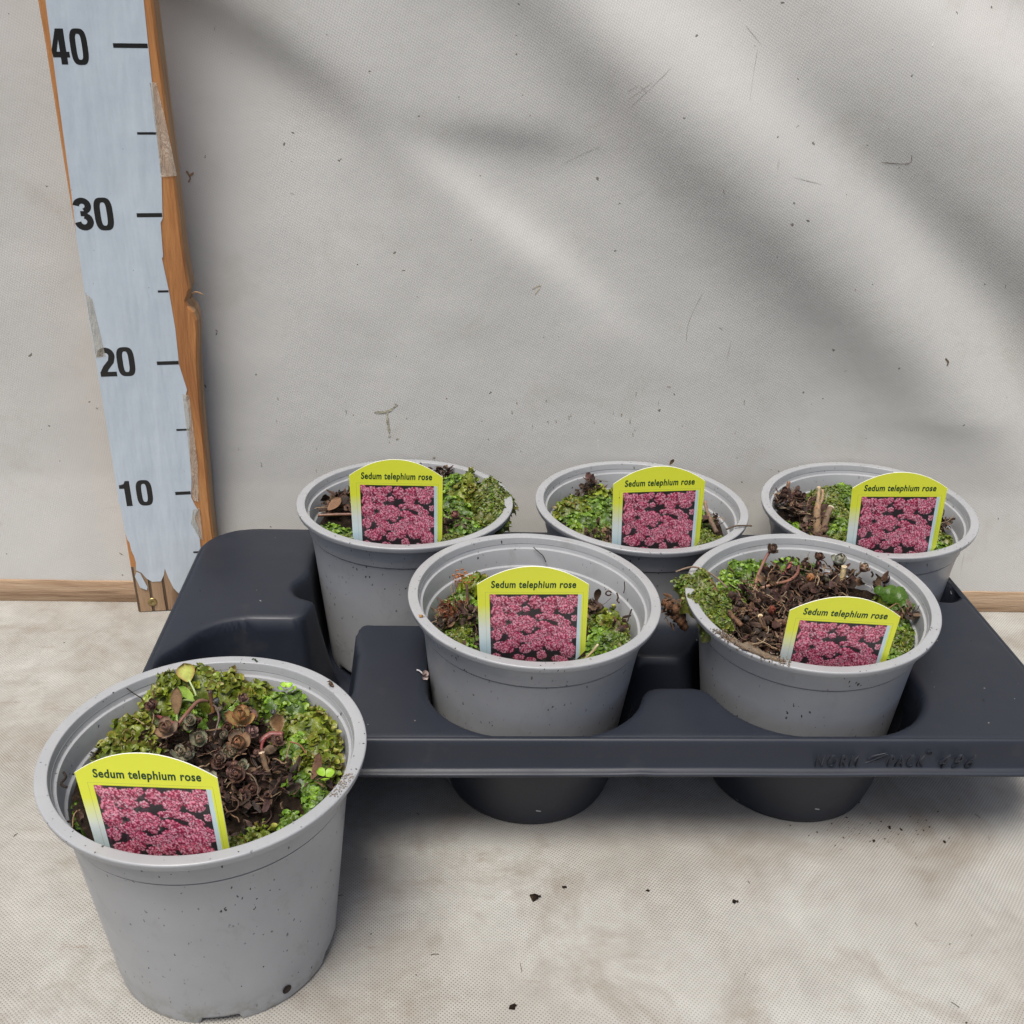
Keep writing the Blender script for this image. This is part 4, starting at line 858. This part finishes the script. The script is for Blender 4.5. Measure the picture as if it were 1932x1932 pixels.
e = plant('F', 'sedum with grey green and bronze leaf rosettes on red stems, in the pot standing alone')
for (x, y, z, r_, c, ed, ax, ti) in ((-.5, .9, 11.2, .62, GG, GE, (.1, -.45, 1), .28), (1.4, .6, 11.15, .80, BN, BE, (0, -.5, 1), .30), (1.15, 2.4, 11.2, .78, YB, YE, (.1, -.2, 1), .0), (-2.1, 1.7, 11.2, .66, BN, RE, (-.2, -.4, 1), .0), (-1.2, 2.4, 11.2, .42, GG, GE, (-.1, -.5, 1), .2), (-3.2, 3.4, 11.35, .48, RD, RE, (-.3, -.6, 1), .35), (1.7, -1.3, 11.0, .58, RD, (.22, .12, .09), (-.1, -.6, 1), .3), (.5, -.2, 10.8, .42, RD, RE, (.3, -.5, 1), 0), (2.4, -2.0, 10.8, .45, RD, RE, (.2, -.6, 1), .2), (1.0, -2.9, 10.7, .38, RD, RE, (.2, -.5, 1), 0), (2.6, 3.1, 11.1, .3, (.20, .22, .24), (.2, .2, .2), (0, -.2, 1), .75), (.9, 4.0, 11.3, .35, (.16, .11, .10), RE, (.5, -.3, 1), .2), (-.3, 3.9, 11.2, .3, (.17, .18, .18), (.2, .2, .2), (0, -.3, 1), .6), (3.0, 1.2, 10.9, .40, RD, RE, (.4, -.2, 1), 0.)):
    rosette('rosette', e, (x, y, z + .30), r_, c, ed, rng, ax, ti * .7)
for _ in range(30):
    a_ = rng.uniform(0, 6.28); q_ = math.sqrt(rng.random()) * 2.5; x_, y_ = .4 + q_ * math.cos(a_), .6 + q_ * math.sin(a_) * 1.25
    rosette('rosette', e, (x_, y_, 11.2 + rng.uniform(-.1, .25)), rng.uniform(.26, .50), *rng.choice([(RD, RE), ((.19, .125, .12), (.27, .16, .14)), ((.18, .145, .11), (.25, .16, .12)), (GG, GE), ((.15, .17, .12), (.22, .16, .12))]), rng, (rng.uniform(-.6, .6), rng.uniform(-.8, .1), 1), rng.uniform(0, .5))
stem(e, [(-3.1, 3.3, 11.2), (-2.5, 2.9, 11.25), (-1.9, 2.5, 11.25)], .085, (.20, .055, .05)); stem(e, [(-1.95, 2.45, 11.2), (-1.6, 3.1, 11.45), (-1.2, 3.9, 11.6), (-.8, 4.2, 11.4)], [.10] * 16 + [.07] * 3, (.22, .08, .06), tipcol=(.16, .10, .07))
stem(e, [(-.7, 4.1, 11.3), (-.3, 3.6, 11.5), (.0, 2.8, 11.4), (-.1, 2.0, 11.0)], .05, (.13, .09, .085)); stem(e, [(-.5, 3.8, 11.0), (-.55, 3.9, 11.6), (-.6, 4.0, 12.15)], .10, (.26, .13, .05), tipcol=(.07, .04, .04))
stem(e, [(2.1, 1.6, 10.9), (2.6, 1.9, 11.15), (3.2, 1.8, 11.2)], .15, (.22, .075, .065)); stem(e, [(2.4, 1.7, 11.1), (2.3, 1.1, 11.1), (2.4, .7, 10.9)], .07, (.26, .06, .06))
stem(e, [(3.1, -1.3, 10.6), (2.8, -.5, 11.0), (2.5, .1, 11.55)], .14, (.15, .095, .055), 'cut_stem', M_TWIG); 
V = []; 
def ring_end(parent, p, ax, r_, c1, c2, name='cut_end'):
    ax = Vector(ax).normalized(); a = ax.orthogonal().normalized(); b = ax.cross(a); p = Vector(p); mb = MB(); n = 14; V = []; C_ = []
    for f, h, c in ((0.01, -.04, c2), (.5, -.03, c2), (.62, .02, c1), (1.02, .02, c1), (1.04, -.06, c1)):
        V += [p + (a * math.cos(2 * math.pi * i / n) + b * math.sin(2 * math.pi * i / n)) * r_ * f + ax * h for i in range(n)]; C_ += [c] * n
    mb.add(V, [(j * n + i, j * n + (i + 1) % n, (j + 1) * n + (i + 1) % n, (j + 1) * n + i) for j in range(4) for i in range(n)], C_); mb.build(name, M_TWIG, parent)
ring_end(e, (2.5, .1, 11.56), (-.3, .6, 1), .14, (.62, .48, .34), (.30, .13, .07))
stem(e, [(4.5, .3, 11.3), (4.2, .6, 11.55), (3.7, .8, 11.6)], .035, (.25, .10, .06), 'twig', M_TWIG); stem(e, [(3.72, .8, 11.58), (3.6, .4, 11.2), (3.55, .0, 10.95)], .022, (.30, .20, .12), 'root', M_TWIG)
# small weeds in the same pot
def weed(label, k, name, cat):
    e = empty(name, PM[k]); tag(e, label, cat); return e
wd = weed('pale green seedling with a stalked spoon leaf at the back of the lone pot', 'F', 'seedling', 'seedling')
mb = MB(); fleshy(mb, Vector((-1.85, 5.0, 12.0)), Vector((-.25, .45, .75)), Vector((0, -1, .3)), .95, .48, -.1, (.42, .46, .10), (.36, .20, .06)); mb.build('leaf', M_SUCC, wd)
mb = MB(); fleshy(mb, Vector((-1.5, 4.4, 11.3)), Vector((-.9, .3, .65)), Vector((0, -.6, 1)), 1.05, .22, .2, (.28, .42, .06), (.32, .5, .08)); mb.build('leaf', M_SUCC, wd)
mb = MB(); fleshy(mb, Vector((-1.4, 4.3, 11.3)), Vector((.2, -.2, 1)), Vector((0, -1, .2)), .55, .16, .1, (.26, .38, .08), (.3, .42, .1)); mb.build('leaf', M_SUCC, wd)
stem(wd, [(-1.4, 4.3, 11.0), (-1.45, 4.5, 11.6), (-1.85, 5.05, 12.05)], .05, (.40, .48, .22), jit=0)
stem(wd, [(-1.5, 4.2, 11.4), (-2.0, 4.1, 11.5), (-2.2, 3.6, 11.1), (-2.1, 3.1, 10.9)], .06, (.24, .34, .10), jit=0)
for (x, y, z, r_, n, lab) in ((3.0, 4.6, 11.95, .23, 9, 'tiny bright green clover-like weed at the back right of the pot standing alone'), (5.6, -1.5, 11.5, .34, 4, 'tiny bright green seedling at the right rim of the pot standing alone'), (-.1, -3.6, 10.9, .28, 5, 'small bright green weed beside the label in the pot standing alone')):
    wd = weed(lab, 'F', 'weed', 'weed')
    for i in range(n):
        a = i * 2.4; q = .12 + .05 * i if n > 5 else .15
        mb = MB(); c = vary((.27, .46, .035), rng, .15); dx, dy = math.cos(a), math.sin(a)
        fleshy(mb, Vector((x + dx * q * .5, y + dy * q * .5, z - .03 * i)), Vector((dx, dy, .35)), Vector((0, 0, 1)), r_ * 1.25, r_ * .62, .1, c, tuple(v * 1.1 for v in c)); mb.build('leaf', M_SUCC, wd)
def drop(k, name, cat, label, fn, mat=None, group=None):
    mb = MB(); fn(mb); o = mb.build(name, mat or M_LITTER, None, PM[k]); tag(o, label, cat, group); return o
def big_leaf(p, dr, nrm, L_, W2, curl, c, ed): return lambda mb: fleshy(mb, Vector(p), Vector(dr), Vector(nrm), L_, W2, curl, c, ed)
drop('F', 'dry_leaf', 'dead leaf', 'upright wrinkled brown dead leaf beside the green seedling in the pot standing alone', big_leaf((-2.2, 3.5, 11.1), (-.05, .55, 1), (0, -1, .4), 1.35, .28, -.15, (.20, .125, .065), (.12, .07, .035)))
drop('F', 'dry_leaf', 'dead leaf', 'crumpled papery brown leaf with pale edge, right of the rosettes in the pot standing alone', big_leaf((3.0, 2.0, 11.2), (-.2, .5, .9), (.2, -1, .4), .95, .36, .3, (.20, .11, .05), (.42, .30, .16)))
drop('F', 'dry_leaf', 'dead leaf', 'curled brown leaf near the right wall of the pot standing alone', big_leaf((4.9, -1.1, 11.0), (.5, .6, .5), (-.4, -.6, .6), 1.1, .25, .6, (.15, .08, .05), (.20, .11, .07)))
def crumbs(pts, s0, col=(.04, .028, .018)):
    def f(mb):
        r2 = random.Random(int(pts[0][0] * 31))
        for (x, y, z, s) in pts:
            P = [Vector((r2.uniform(-1, 1), r2.uniform(-1, 1), r2.uniform(-.3, 1))).normalized() * s * s0 * r2.uniform(.6, 1.3) + Vector((x, y, z)) for _ in range(9)]
            bm = bmesh.new(); [bm.verts.new(p) for p in P]; bmesh.ops.convex_hull(bm, input=bm.verts); bm.verts.index_update()
            bm.verts.ensure_lookup_table(); mb.add([v.co for v in bm.verts], [[v.index for v in q.verts] for q in bm.faces], vary(col, r2, .3)); bm.free()
    return f
drop('F', 'soil_crumb', 'soil crumb', 'brown soil crumb on the right rim of the pot standing alone', crumbs([(5.2, 4.65, 12.05, 1), (5.1, 4.75, 12.1, .8), (5.3, 4.6, 12.0, .7)], .14, (.10, .06, .035)))
drop('F', 'moss_scrap', 'moss scrap', 'dark green scrap on the back rim of the pot standing alone', crumbs([(1.0, 6.95, 12.0, .8), (1.1, 6.85, 12.0, .8), (1.22, 6.75, 12.0, .7)], .10, (.03, .06, .02)))
def dirt(a0, a1, n, seed, sp=.25):
    r2 = random.Random(seed); return [(r2.uniform(6.75, 7.3) * math.cos(a), r2.uniform(6.75, 7.3) * math.sin(a), 11.98, r2.uniform(.3, 1)) for a in [r2.uniform(a0, a1) for _ in range(n)]]
o = drop('F', 'rim_dirt', 'dirt', 'grey brown dried dirt on the right rim of the pot standing alone', crumbs(dirt(-.50, -.28, 120, 3), .05, (.30, .25, .20)), M_TWIG); o['kind'] = 'stuff'
def fleck(k, label, pts, r_=.035, col=(.03, .02, .015)):
    return drop(k, 'root_fleck', 'root', label, lambda mb: mb.add(*tube(spline(pts, 4), r_, 5), col), M_TWIG)
fleck('F', 'thin black root on the upper left inner wall of the pot standing alone', [(-4.8, 4.6, 11.9), (-4.4, 4.4, 11.7), (-3.9, 4.3, 11.4)], .03)
fleck('F', 'black peat fibre beside the label shoulder in the pot standing alone', [(-6.2, -.9, 11.3), (-6.0, -1.2, 11.25), (-6.1, -1.6, 11.2), (-5.8, -1.7, 11.1)], .06)
fleck('F', 'black fibre on the left inner ledge of the pot standing alone', [(-5.7, 1.2, 10.7), (-5.5, 1.1, 10.65), (-5.6, .85, 10.6), (-5.4, .9, 10.6)], .05)

e = plant('M', 'dark closed sedum bud left of the label in the half empty front middle pot')
rosette('rosette', e, (-3.6, .8, 10.1), .55, (.085, .065, .065), (.13, .09, .08), rng, (0, -.5, 1), .62)
stem(e, [(-3.8, 1.6, 9.9), (-3.85, 2.0, 10.4), (-3.9, 2.4, 11.0)], .10, (.09, .055, .035), 'dry_stem', M_TWIG)
def twig(k, label, P, r_, col, tip=None, name='twig'):
    rg = random.Random(int(abs(P[0][1]) * 131)); Q = spline(P, 6); V, F = tube(Q, r_, 9, .14, rg); mb = MB(); C_ = []
    for i in range(len(Q)):
        u = i / (len(Q) - 1); cc = col if not tip or u < .85 else tip; C_ += [vary(cc, rg, .25) for _ in range(9)]
    mb.add(V, F, C_); o = mb.build(name, M_TWIG, None, PM[k]); return tag(o, label, 'twig')
twig('M', 'short pale twig at the right of the label in the half empty front middle pot', [(2.7, -3.7, 10.0), (3.1, -3.3, 10.15), (3.55, -2.7, 10.35)], [.06] * 7 + [.07] * 6, (.42, .32, .19), (.60, .52, .36))
drop('M', 'dry_leaf', 'dead leaf', 'tallest dark curled leaf on the right wall of the half empty front middle pot', big_leaf((4.0, 2.3, 10.1), (.1, .4, 1), (0, -1, .3), .85, .22, .4, (.065, .038, .025), (.09, .055, .035)))
drop('M', 'dry_leaf', 'dead leaf', 'small ring-curled leaf on the inner right wall of the half empty front middle pot', lambda mb: mb.add(*tube([(4.75 + .17 * math.cos(a), 2.55, 10.55 + .16 * math.sin(a)) for a in np.linspace(.3, 5.9, 12)], [.05] * 12, 6), (.07, .04, .028)))
drop('M', 'dry_leaf', 'dead leaf', 'thin brown hooked scrap nearest the right wall of the half empty front middle pot', lambda mb: mb.add(*tube(spline([(5.2, 2.3, 10.75), (5.3, 2.2, 10.5), (5.25, 2.15, 10.3), (5.4, 2.1, 10.15)], 4), .05, 6), (.075, .042, .028)))
drop('M', 'dry_leaf', 'dead leaf', 'upright dark leaf against the left wall of the half empty front middle pot', big_leaf((-5.3, -.9, 9.9), (-.25, .2, 1), (.3, -1, .2), .9, .22, .1, (.06, .055, .045), (.20, .12, .08)))
o = drop('M', 'water_drop', 'water drop', 'amber water drop on the left rim of the half empty front middle pot', crumbs([(-6.48, -2.75, 11.99, 1)], .17, (.45, .22, .04)), M_SUCC)
fleck('M', 'black fibre on the back inner wall of the half empty front middle pot', [(.3, 6.3, 11.5), (.75, 6.25, 11.1), (.95, 6.2, 10.95), (1.15, 6.0, 10.6)], .028)
fleck('M', 'black root fleck low on the right inner wall of the half empty front middle pot', [(5.5, -.6, 10.6), (5.7, -.1, 10.9), (5.8, .1, 11.0)], .045)
fleck('M', 'black root fleck above the curled leaves in the half empty front middle pot', [(5.6, 2.2, 10.8), (5.65, 2.3, 11.1), (5.6, 2.4, 11.5)], .03)

e = plant('FR', 'sedum with red buds, a stalked rosette and arching red stems in the front right pot')
for (x, y, z, r_, c, ed, ax, ti, nm) in ((-2.3, -.2, 10.9, .62, (.16, .035, .035), (.24, .07, .04), (0, -.35, 1), .80, 'bud'), (.8, 2.9, 11.1, .58, (.34, .13, .05), (.40, .20, .09), (.1, -.3, 1), .85, 'bud'), (-1.8, -1.3, 10.8, .42, (.13, .06, .045), (.18, .09, .06), (0, -.4, 1), .80, 'bud'),
        (-1.1, 5.2, 11.9, .55, (.12, .085, .06), (.17, .10, .07), (.3, -.5, 1), .22, 'rosette'), (-.9, -2.5, 10.7, .4, RD, RE, (0, -.4, 1), .6, 'bud'), (-3.9, -.7, 10.8, .4, (.10, .10, .085), (.12, .1, .09), (0, -.5, 1), .6, 'bud'), (-3.5, -1.9, 10.7, .45, (.10, .09, .075), (.13, .1, .08), (0, -.5, 1), .6, 'bud'), (-4.0, .7, 10.9, .42, (.11, .085, .075), (.16, .11, .09), (0, -.5, 1), .5, 'bud'),
        (3.2, 4.4, 11.3, .75, (.30, .32, .25), (.38, .37, .30), (-.3, -.1, 1), .35, 'rosette'), (4.2, 3.5, 11.4, .55, (.17, .07, .06), (.34, .25, .16), (.5, -.2, 1), .3, 'rosette'), (1.9, 4.9, 11.4, .5, (.12, .06, .05), (.16, .09, .06), (.1, -.2, 1), .3, 'rosette'), (.9, 4.4, 11.2, .42, (.13, .08, .06), (.16, .10, .07), (0, -.3, 1), .3, 'rosette'), (1.9, 3.0, 11., .35, (.14, .15, .10), (.17, .16, .11), (0, -.4, 1), .3, 'rosette'), (-1.5, 2.7, 11., .38, (.13, .10, .06), (.16, .11, .07), (0, -.4, 1), .3, 'rosette')):
    rosette(nm, e, (x, y, z), r_, c, ed, rng, ax, ti, 4 if ti > .7 else 3)
stem(e, [(-2.6, 2.6, 10.8), (-2.2, 3.6, 11.1), (-1.6, 4.6, 11.6), (-1.2, 5.1, 11.9)], [.10] * 19, (.30, .17, .10), tipcol=(.16, .06, .06)); stem(e, [(-2.5, 2.4, 10.9), (-1.4, 2.6, 11.15), (-.4, 2.9, 11.2), (.3, 3.7, 11.2), (.6, 4.5, 11.2)], .095, (.32, .17, .10), tipcol=(.16, .05, .05))
stem(e, [(-.5, 3.9, 11.0), (.0, 4.4, 11.3), (.1, 4.7, 11.35)], .09, (.26, .06, .06)); stem(e, [(1.7, 4.2, 11.0), (1.85, 4.6, 11.3), (1.9, 4.9, 11.5)], .06, (.25, .07, .07))
stem(e, [(3.0, 3.2, 10.8), (3.05, 3.4, 11.2), (3.1, 3.5, 11.75)], .17, (.34, .25, .12), 'cut_stem', M_TWIG, tipcol=(.55, .44, .25)); ring_end(e, (3.1, 3.5, 11.76), (0, .2, 1), .17, (.62, .52, .34), (.25, .15, .07))
stem(e, [(-2.7, -1.3, 10.4), (-3.0, -.8, 10.8), (-3.0, -.6, 11.0)], .13, (.15, .09, .05), 'cut_stem', M_TWIG); ring_end(e, (-3.02, -.6, 11.02), (-.1, -.5, 1), .14, (.60, .48, .30), (.50, .38, .22))
twig('FR', 'thick brown twig leaning on the moss at the left of the front right pot', [(-5.6, 1.9, 11.9), (-5.3, .9, 11.5), (-4.7, -.4, 11.0), (-4.2, -1.1, 10.7)], [.16] * 19, (.15, .08, .045), None)
twig('FR', 'thin pale twig above the moss clump in the front right pot', [(-7.6, 2.4, 12.3), (-6.4, 2.9, 12.3), (-5.2, 2.9, 11.7), (-4.4, 2.2, 11.2)], .055, (.24, .17, .12))
mb = MB(); moss(mb, [(-6.4, 1.5, 1.15, 12.5, .9, 'moss', 1), (-6.35, .0, 1.1, 12.35, .9, 'moss', 1), (-5.9, -1.3, .95, 11.9, .9, 'moss', 1), (-6.0, 2.4, .7, 12.2, .7, 'moss', 1), (-5.3, .4, .9, 11.9, .8, 'moss', 0)], random.Random(12))
o = mb.build('moss_clump', M_MOSS, None, PM['FR']); tag(o, 'fuzzy yellow green moss clump hanging over the left rim of the front right pot', 'moss clump', kind='stuff')
# bark and dead leaf hanging outside the left rim
def barkf(mb):
    rg = random.Random(3)
    for (p0, p1, p2, r_) in (((-8.55, .9, 11.3), (-7.9, .6, 10.9), (-7.2, .3, 10.9), .30), ((-7.9, .6, 10.9), (-7.5, .5, 10.2), (-7.1, .3, 9.6), .34), ((-7.7, .9, 10.6), (-7.4, .7, 9.9), (-7.1, .5, 9.3), .26)):
        Q = spline([p0, p1, p2], 6); V, F = tube(Q, [r_ * .8 * rg.uniform(.75, 1.2) * (.25 + .9 * math.sin(math.pi * (.12 + .8 * i / (len(Q) - 1)))) for i in range(len(Q))], 11, .38, rg); mb.add(V, F, [vary((.12, .06, .032), rg, .45) for _ in V])
    for _ in range(60): strip(mb, (rg.uniform(-8.4, -7.1), rg.uniform(.2, 1.2), rg.uniform(9.6, 11.5)), rg, rg.uniform(.3, .9), rg.uniform(.05, .14), vary((.10, .055, .03), rg, .4), -.2)
drop('FR', 'bark_chip', 'bark', 'brown bark shreds dangling outside the left rim of the front right pot', barkf, M_TWIG)
def crust(mb):
    rg = random.Random(8); Q = [(7.03 * math.cos(a), 7.03 * math.sin(a), 11.98) for a in np.linspace(-2.58, -2.03, 16)]
    V, F = tube(Q, [.05 + .20 * rg.uniform(.6, 1.2) * math.sin(math.pi * i / 15) for i in range(16)], 12, .5, rg); mb.add(V, F, [vary((.17, .125, .085), rg, .4) for _ in V])
    crumbs([(rg.uniform(6.7, 7.4) * math.cos(a), rg.uniform(6.7, 7.4) * math.sin(a), 11.9 + rg.uniform(-.05, .25), rg.uniform(.3, 1)) for a in [rg.uniform(-2.66, -2.0) for _ in range(420)]], .085, (.20, .15, .11))(mb)
drop('FR', 'soil_crust', 'soil', 'crusty brown soil smear on the near left rim of the front right pot', crust, M_TWIG)
fleck('FR', 'dark fleck low on the inner right wall of the front right pot', [(6.0, 1.4, 11.1), (6.1, 1.35, 11.25), (6.15, 1.3, 11.45)], .05)
fleck('FR', 'black fleck on the back inner wall of the front right pot', [(4.9, 3.4, 11.0), (4.95, 3.4, 11.2), (4.85, 3.5, 11.35)], .06)
drop('FR', 'dry_leaf', 'dead leaf', 'brown upright leaf behind the label shoulder in the front right pot', big_leaf((5.0, 2.3, 10.7), (-.1, .3, 1), (0, -1, .2), .95, .20, .1, (.12, .075, .045), (.16, .10, .06)))
def lobes(mb):
    rg = random.Random(2)
    for (x, y, z, r_) in ((5.55, .55, 11.45, .62), (5.1, 1.2, 11.4, .5), (5.75, -.05, 11.2, .5), (4.75, 1.6, 11.3, .3)): leaf_lobe(mb, Vector((x, y, z)), Vector((-.3, -.6, 1)), r_, rg, (.055, .12, .010), -.7, .25, 16, (.05, .11, .010))
drop('FR', 'liverwort_lobe', 'liverwort', 'large smooth green liverwort lobes at the right wall of the front right pot', lobes, M_MOSS)

e = plant('BL', 'sedum with one pink shoot and a brown stem in the back left pot')
rosette('rosette', e, (3.3, -1.3, 11.3), .5, (.26, .10, .085), (.34, .16, .14), rng, (.3, -.5, 1), .4)
stem(e, [(-5.9, -.6, 10.95), (-5.0, -.55, 11.0), (-3.3, -.4, 11.0)], .10, (.20, .10, .06), tipcol=(.16, .07, .05))
drop('BL', 'dry_leaf', 'dead leaf', 'flat brown leaf at the left wall of the back left pot', big_leaf((-5.3, .2, 11.), (.7, .8, .3), (0, -.5, 1), 1.2, .35, .2, (.20, .11, .065), (.24, .14, .08)))
e = plant('BM', 'bare sedum stub leaning at the right wall of the back middle pot')
stem(e, [(5.1, -1.6, 10.6), (4.9, -.4, 10.9), (4.8, .8, 11.2), (4.8, 1.4, 11.5)], [.15] * 10 + [.11] * 9, (.14, .09, .065), 'dry_stem', M_TWIG, tipcol=(.28, .19, .13)); rosette('bud', e, (4.6, 1.9, 10.9), .3, G_GREEN, G_LIME, rng, (0, -.3, 1), .3)
twig('BM', 'brown scrap lying on the right rim of the back middle pot', [(5.1, -3.9, 12.0), (5.7, -3.7, 12.15), (6.3, -3.5, 12.1), (6.9, -3.4, 12.05)], .06, (.10, .07, .05))
drop('BM', 'dry_leaf', 'dead leaf', 'small brown scrap sticking up behind the label of the back middle pot', big_leaf((3.1, 6.6, 12.0), (.4, .1, 1), (0, -1, 0), .55, .14, .3, (.16, .10, .05), (.22, .14, .07)))
e = plant('BR', 'cut woody sedum stump with pale stem ends in the back right pot')
for P, r_, c, tp in (([(-3.7, -1.4, 10.4), (-3.4, .2, 10.9), (-3.0, 1.5, 11.4)], [.34, .34, .33, .32, .3, .28, .27, .26, .26, .25, .24, .22, .2], (.17, .11, .065), (.30, .20, .12)), ([(-3.2, 1.0, 11.2), (-2.9, 1.9, 11.7), (-2.8, 2.4, 12.2)], .13, (.26, .18, .11), (.42, .32, .2)), ([(-3.05, 1.2, 11.2), (-2.6, 1.9, 11.6), (-2.55, 2.3, 12.1)], .11, (.26, .17, .10), (.40, .28, .17)), ([(-3.3, -1.2, 10.5), (-2.7, .2, 10.9), (-2.3, .8, 11.4)], .22, (.14, .09, .06), (.20, .14, .09)), ([(-4.6, 3.9, 10.9), (-4.5, 4.1, 11.3), (-4.45, 4.2, 11.8)], .13, (.24, .14, .10), (.3, .18, .12))):
    stem(e, P, r_, c, 'cut_stem', M_TWIG, .12, tp)
ring_end(e, (-2.28, .82, 11.42), (.05, -.2, 1), .21, (.62, .54, .40), (.08, .05, .03)); ring_end(e, (-2.8, 2.4, 12.2), (0, -.2, 1), .13, (.58, .46, .3), (.3, .2, .1))
for (x, y, z, r_) in ((-4.9, 3.2, 11.3, .5), (-4.1, 3.0, 11.2, .45), (-4.8, 2.2, 11.1, .4), (-5.2, 2.7, 11.3, .35)): rosette('rosette', e, (x, y, z), r_, (.10, .06, .05), (.15, .09, .07), rng, (rng.uniform(-.3, .3), -.3, 1), .25)
fleck('BR', 'small brown fleck on the inner right wall of the back right pot', [(5.7, .4, 10.9), (5.8, .6, 11.2), (5.7, .8, 11.35)], .05, (.06, .035, .02))

# loose bits on the tray and on the cloth
def world_bit(name, cat, label, fn, mat=M_LITTER):
    mb = MB(); fn(mb); o = mb.build(name, mat, None, None); return tag(o, label, cat)
world_bit('shed_bud', 'bud', 'small pale withered bud lying on the tray against the front middle pot', lambda mb: (leaf_lobe(mb, Vector((-1.65, -21.7, 8.05)), Vector((.2, -.6, 1)), .2, random.Random(1), (.42, .33, .30), 1.4, .1, 9), leaf_lobe(mb, Vector((-1.7, -21.85, 8.0)), Vector((.5, -.9, .3)), .2, random.Random(4), (.34, .27, .25), .9, .2, 9), mb.add(*tube([(-1.75, -21.6, 8.0), (-2.0, -21.3, 8.05), (-2.15, -21.3, 8.08)], [.05, .04, .06], 6), (.5, .48, .5))), M_SUCC)
for (x, y, s, c, lab) in ((4.5, -30.9, .26, (.09, .055, .04), 'round dark soil blot on the cloth in front of the front middle cup'), (6.1, -30.2, .13, (.10, .08, .06), 'small brown soil blot right of the round dark one on the cloth'), (15.2, -31.4, .16, (.07, .08, .02), 'olive moss crumb on the cloth below the front right cup'), (3.0, -37.8, .22, (.10, .08, .055), 'brown crumb on the cloth near the bottom edge of the photo'), (10.6, -30.6, .10, (.04, .03, .02), 'tiny dark crumb on the cloth between the two front cups'), (-21.6, -4.6, .12, (.05, .04, .03), 'dark crumb on the cloth beside the foot of the measuring stick')):
    world_bit('soil_crumb', 'soil crumb', lab, crumbs([(x, y, floor_z(x, y) + .02, 1), (x + s * .8, y + s * .2, floor_z(x, y) + .02, .6)], s, c), M_SOIL)
def spill(mb):
    rg = random.Random(6)
    for _ in range(70):
        x, y = rg.gauss(24.5, 2.2), rg.gauss(-25.6, .9); s = rg.uniform(.015, .07) if rg.random() < .85 else .12; crumbs([(x, y, floor_z(x, y) + .01, 1)], s, (.045, .027, .015))(mb)
    for _ in range(45):
        x, y = rg.uniform(-30, 32), rg.uniform(-40, -3); crumbs([(x, y, floor_z(x, y) + .0, 1)], rg.uniform(.02, .06), (.05, .035, .02))(mb)
    for _ in range(16):
        x, y = rg.uniform(-30, 32), rg.uniform(-42, -24); a = rg.uniform(0, 3.1); l = rg.uniform(.2, .6)
        mb.add(*tube([(x, y, floor_z(x, y) + .03), (x + l * .5 * math.cos(a), y + l * .5 * math.sin(a) + .04, floor_z(x, y) + .04), (x + l * math.cos(a), y + l * math.sin(a), floor_z(x, y) + .03)], .014, 4), (.05, .035, .025))
def tray_dust(mb):
    rg = random.Random(16)
    for _ in range(130):
        x, y = rg.uniform(-17, 34), rg.uniform(-27, -3)
        if abs(deck_z(x, y) - ZT) < .05: crumbs([(x, y - .0, ZT + .01, 1)], rg.uniform(.012, .045), (.06, .045, .03) if rg.random() < .6 else (.4, .38, .34))(mb)
o = world_bit('tray_dust', 'dust', 'fine soil grains and pale dust lying on the dark tray top', tray_dust, M_LITTER); o['kind'] = 'stuff'
o = world_bit('spilt_soil', 'spilt soil', 'dark soil crumbs and fibres scattered over the cloth', spill, M_SOIL); o['kind'] = 'stuff'
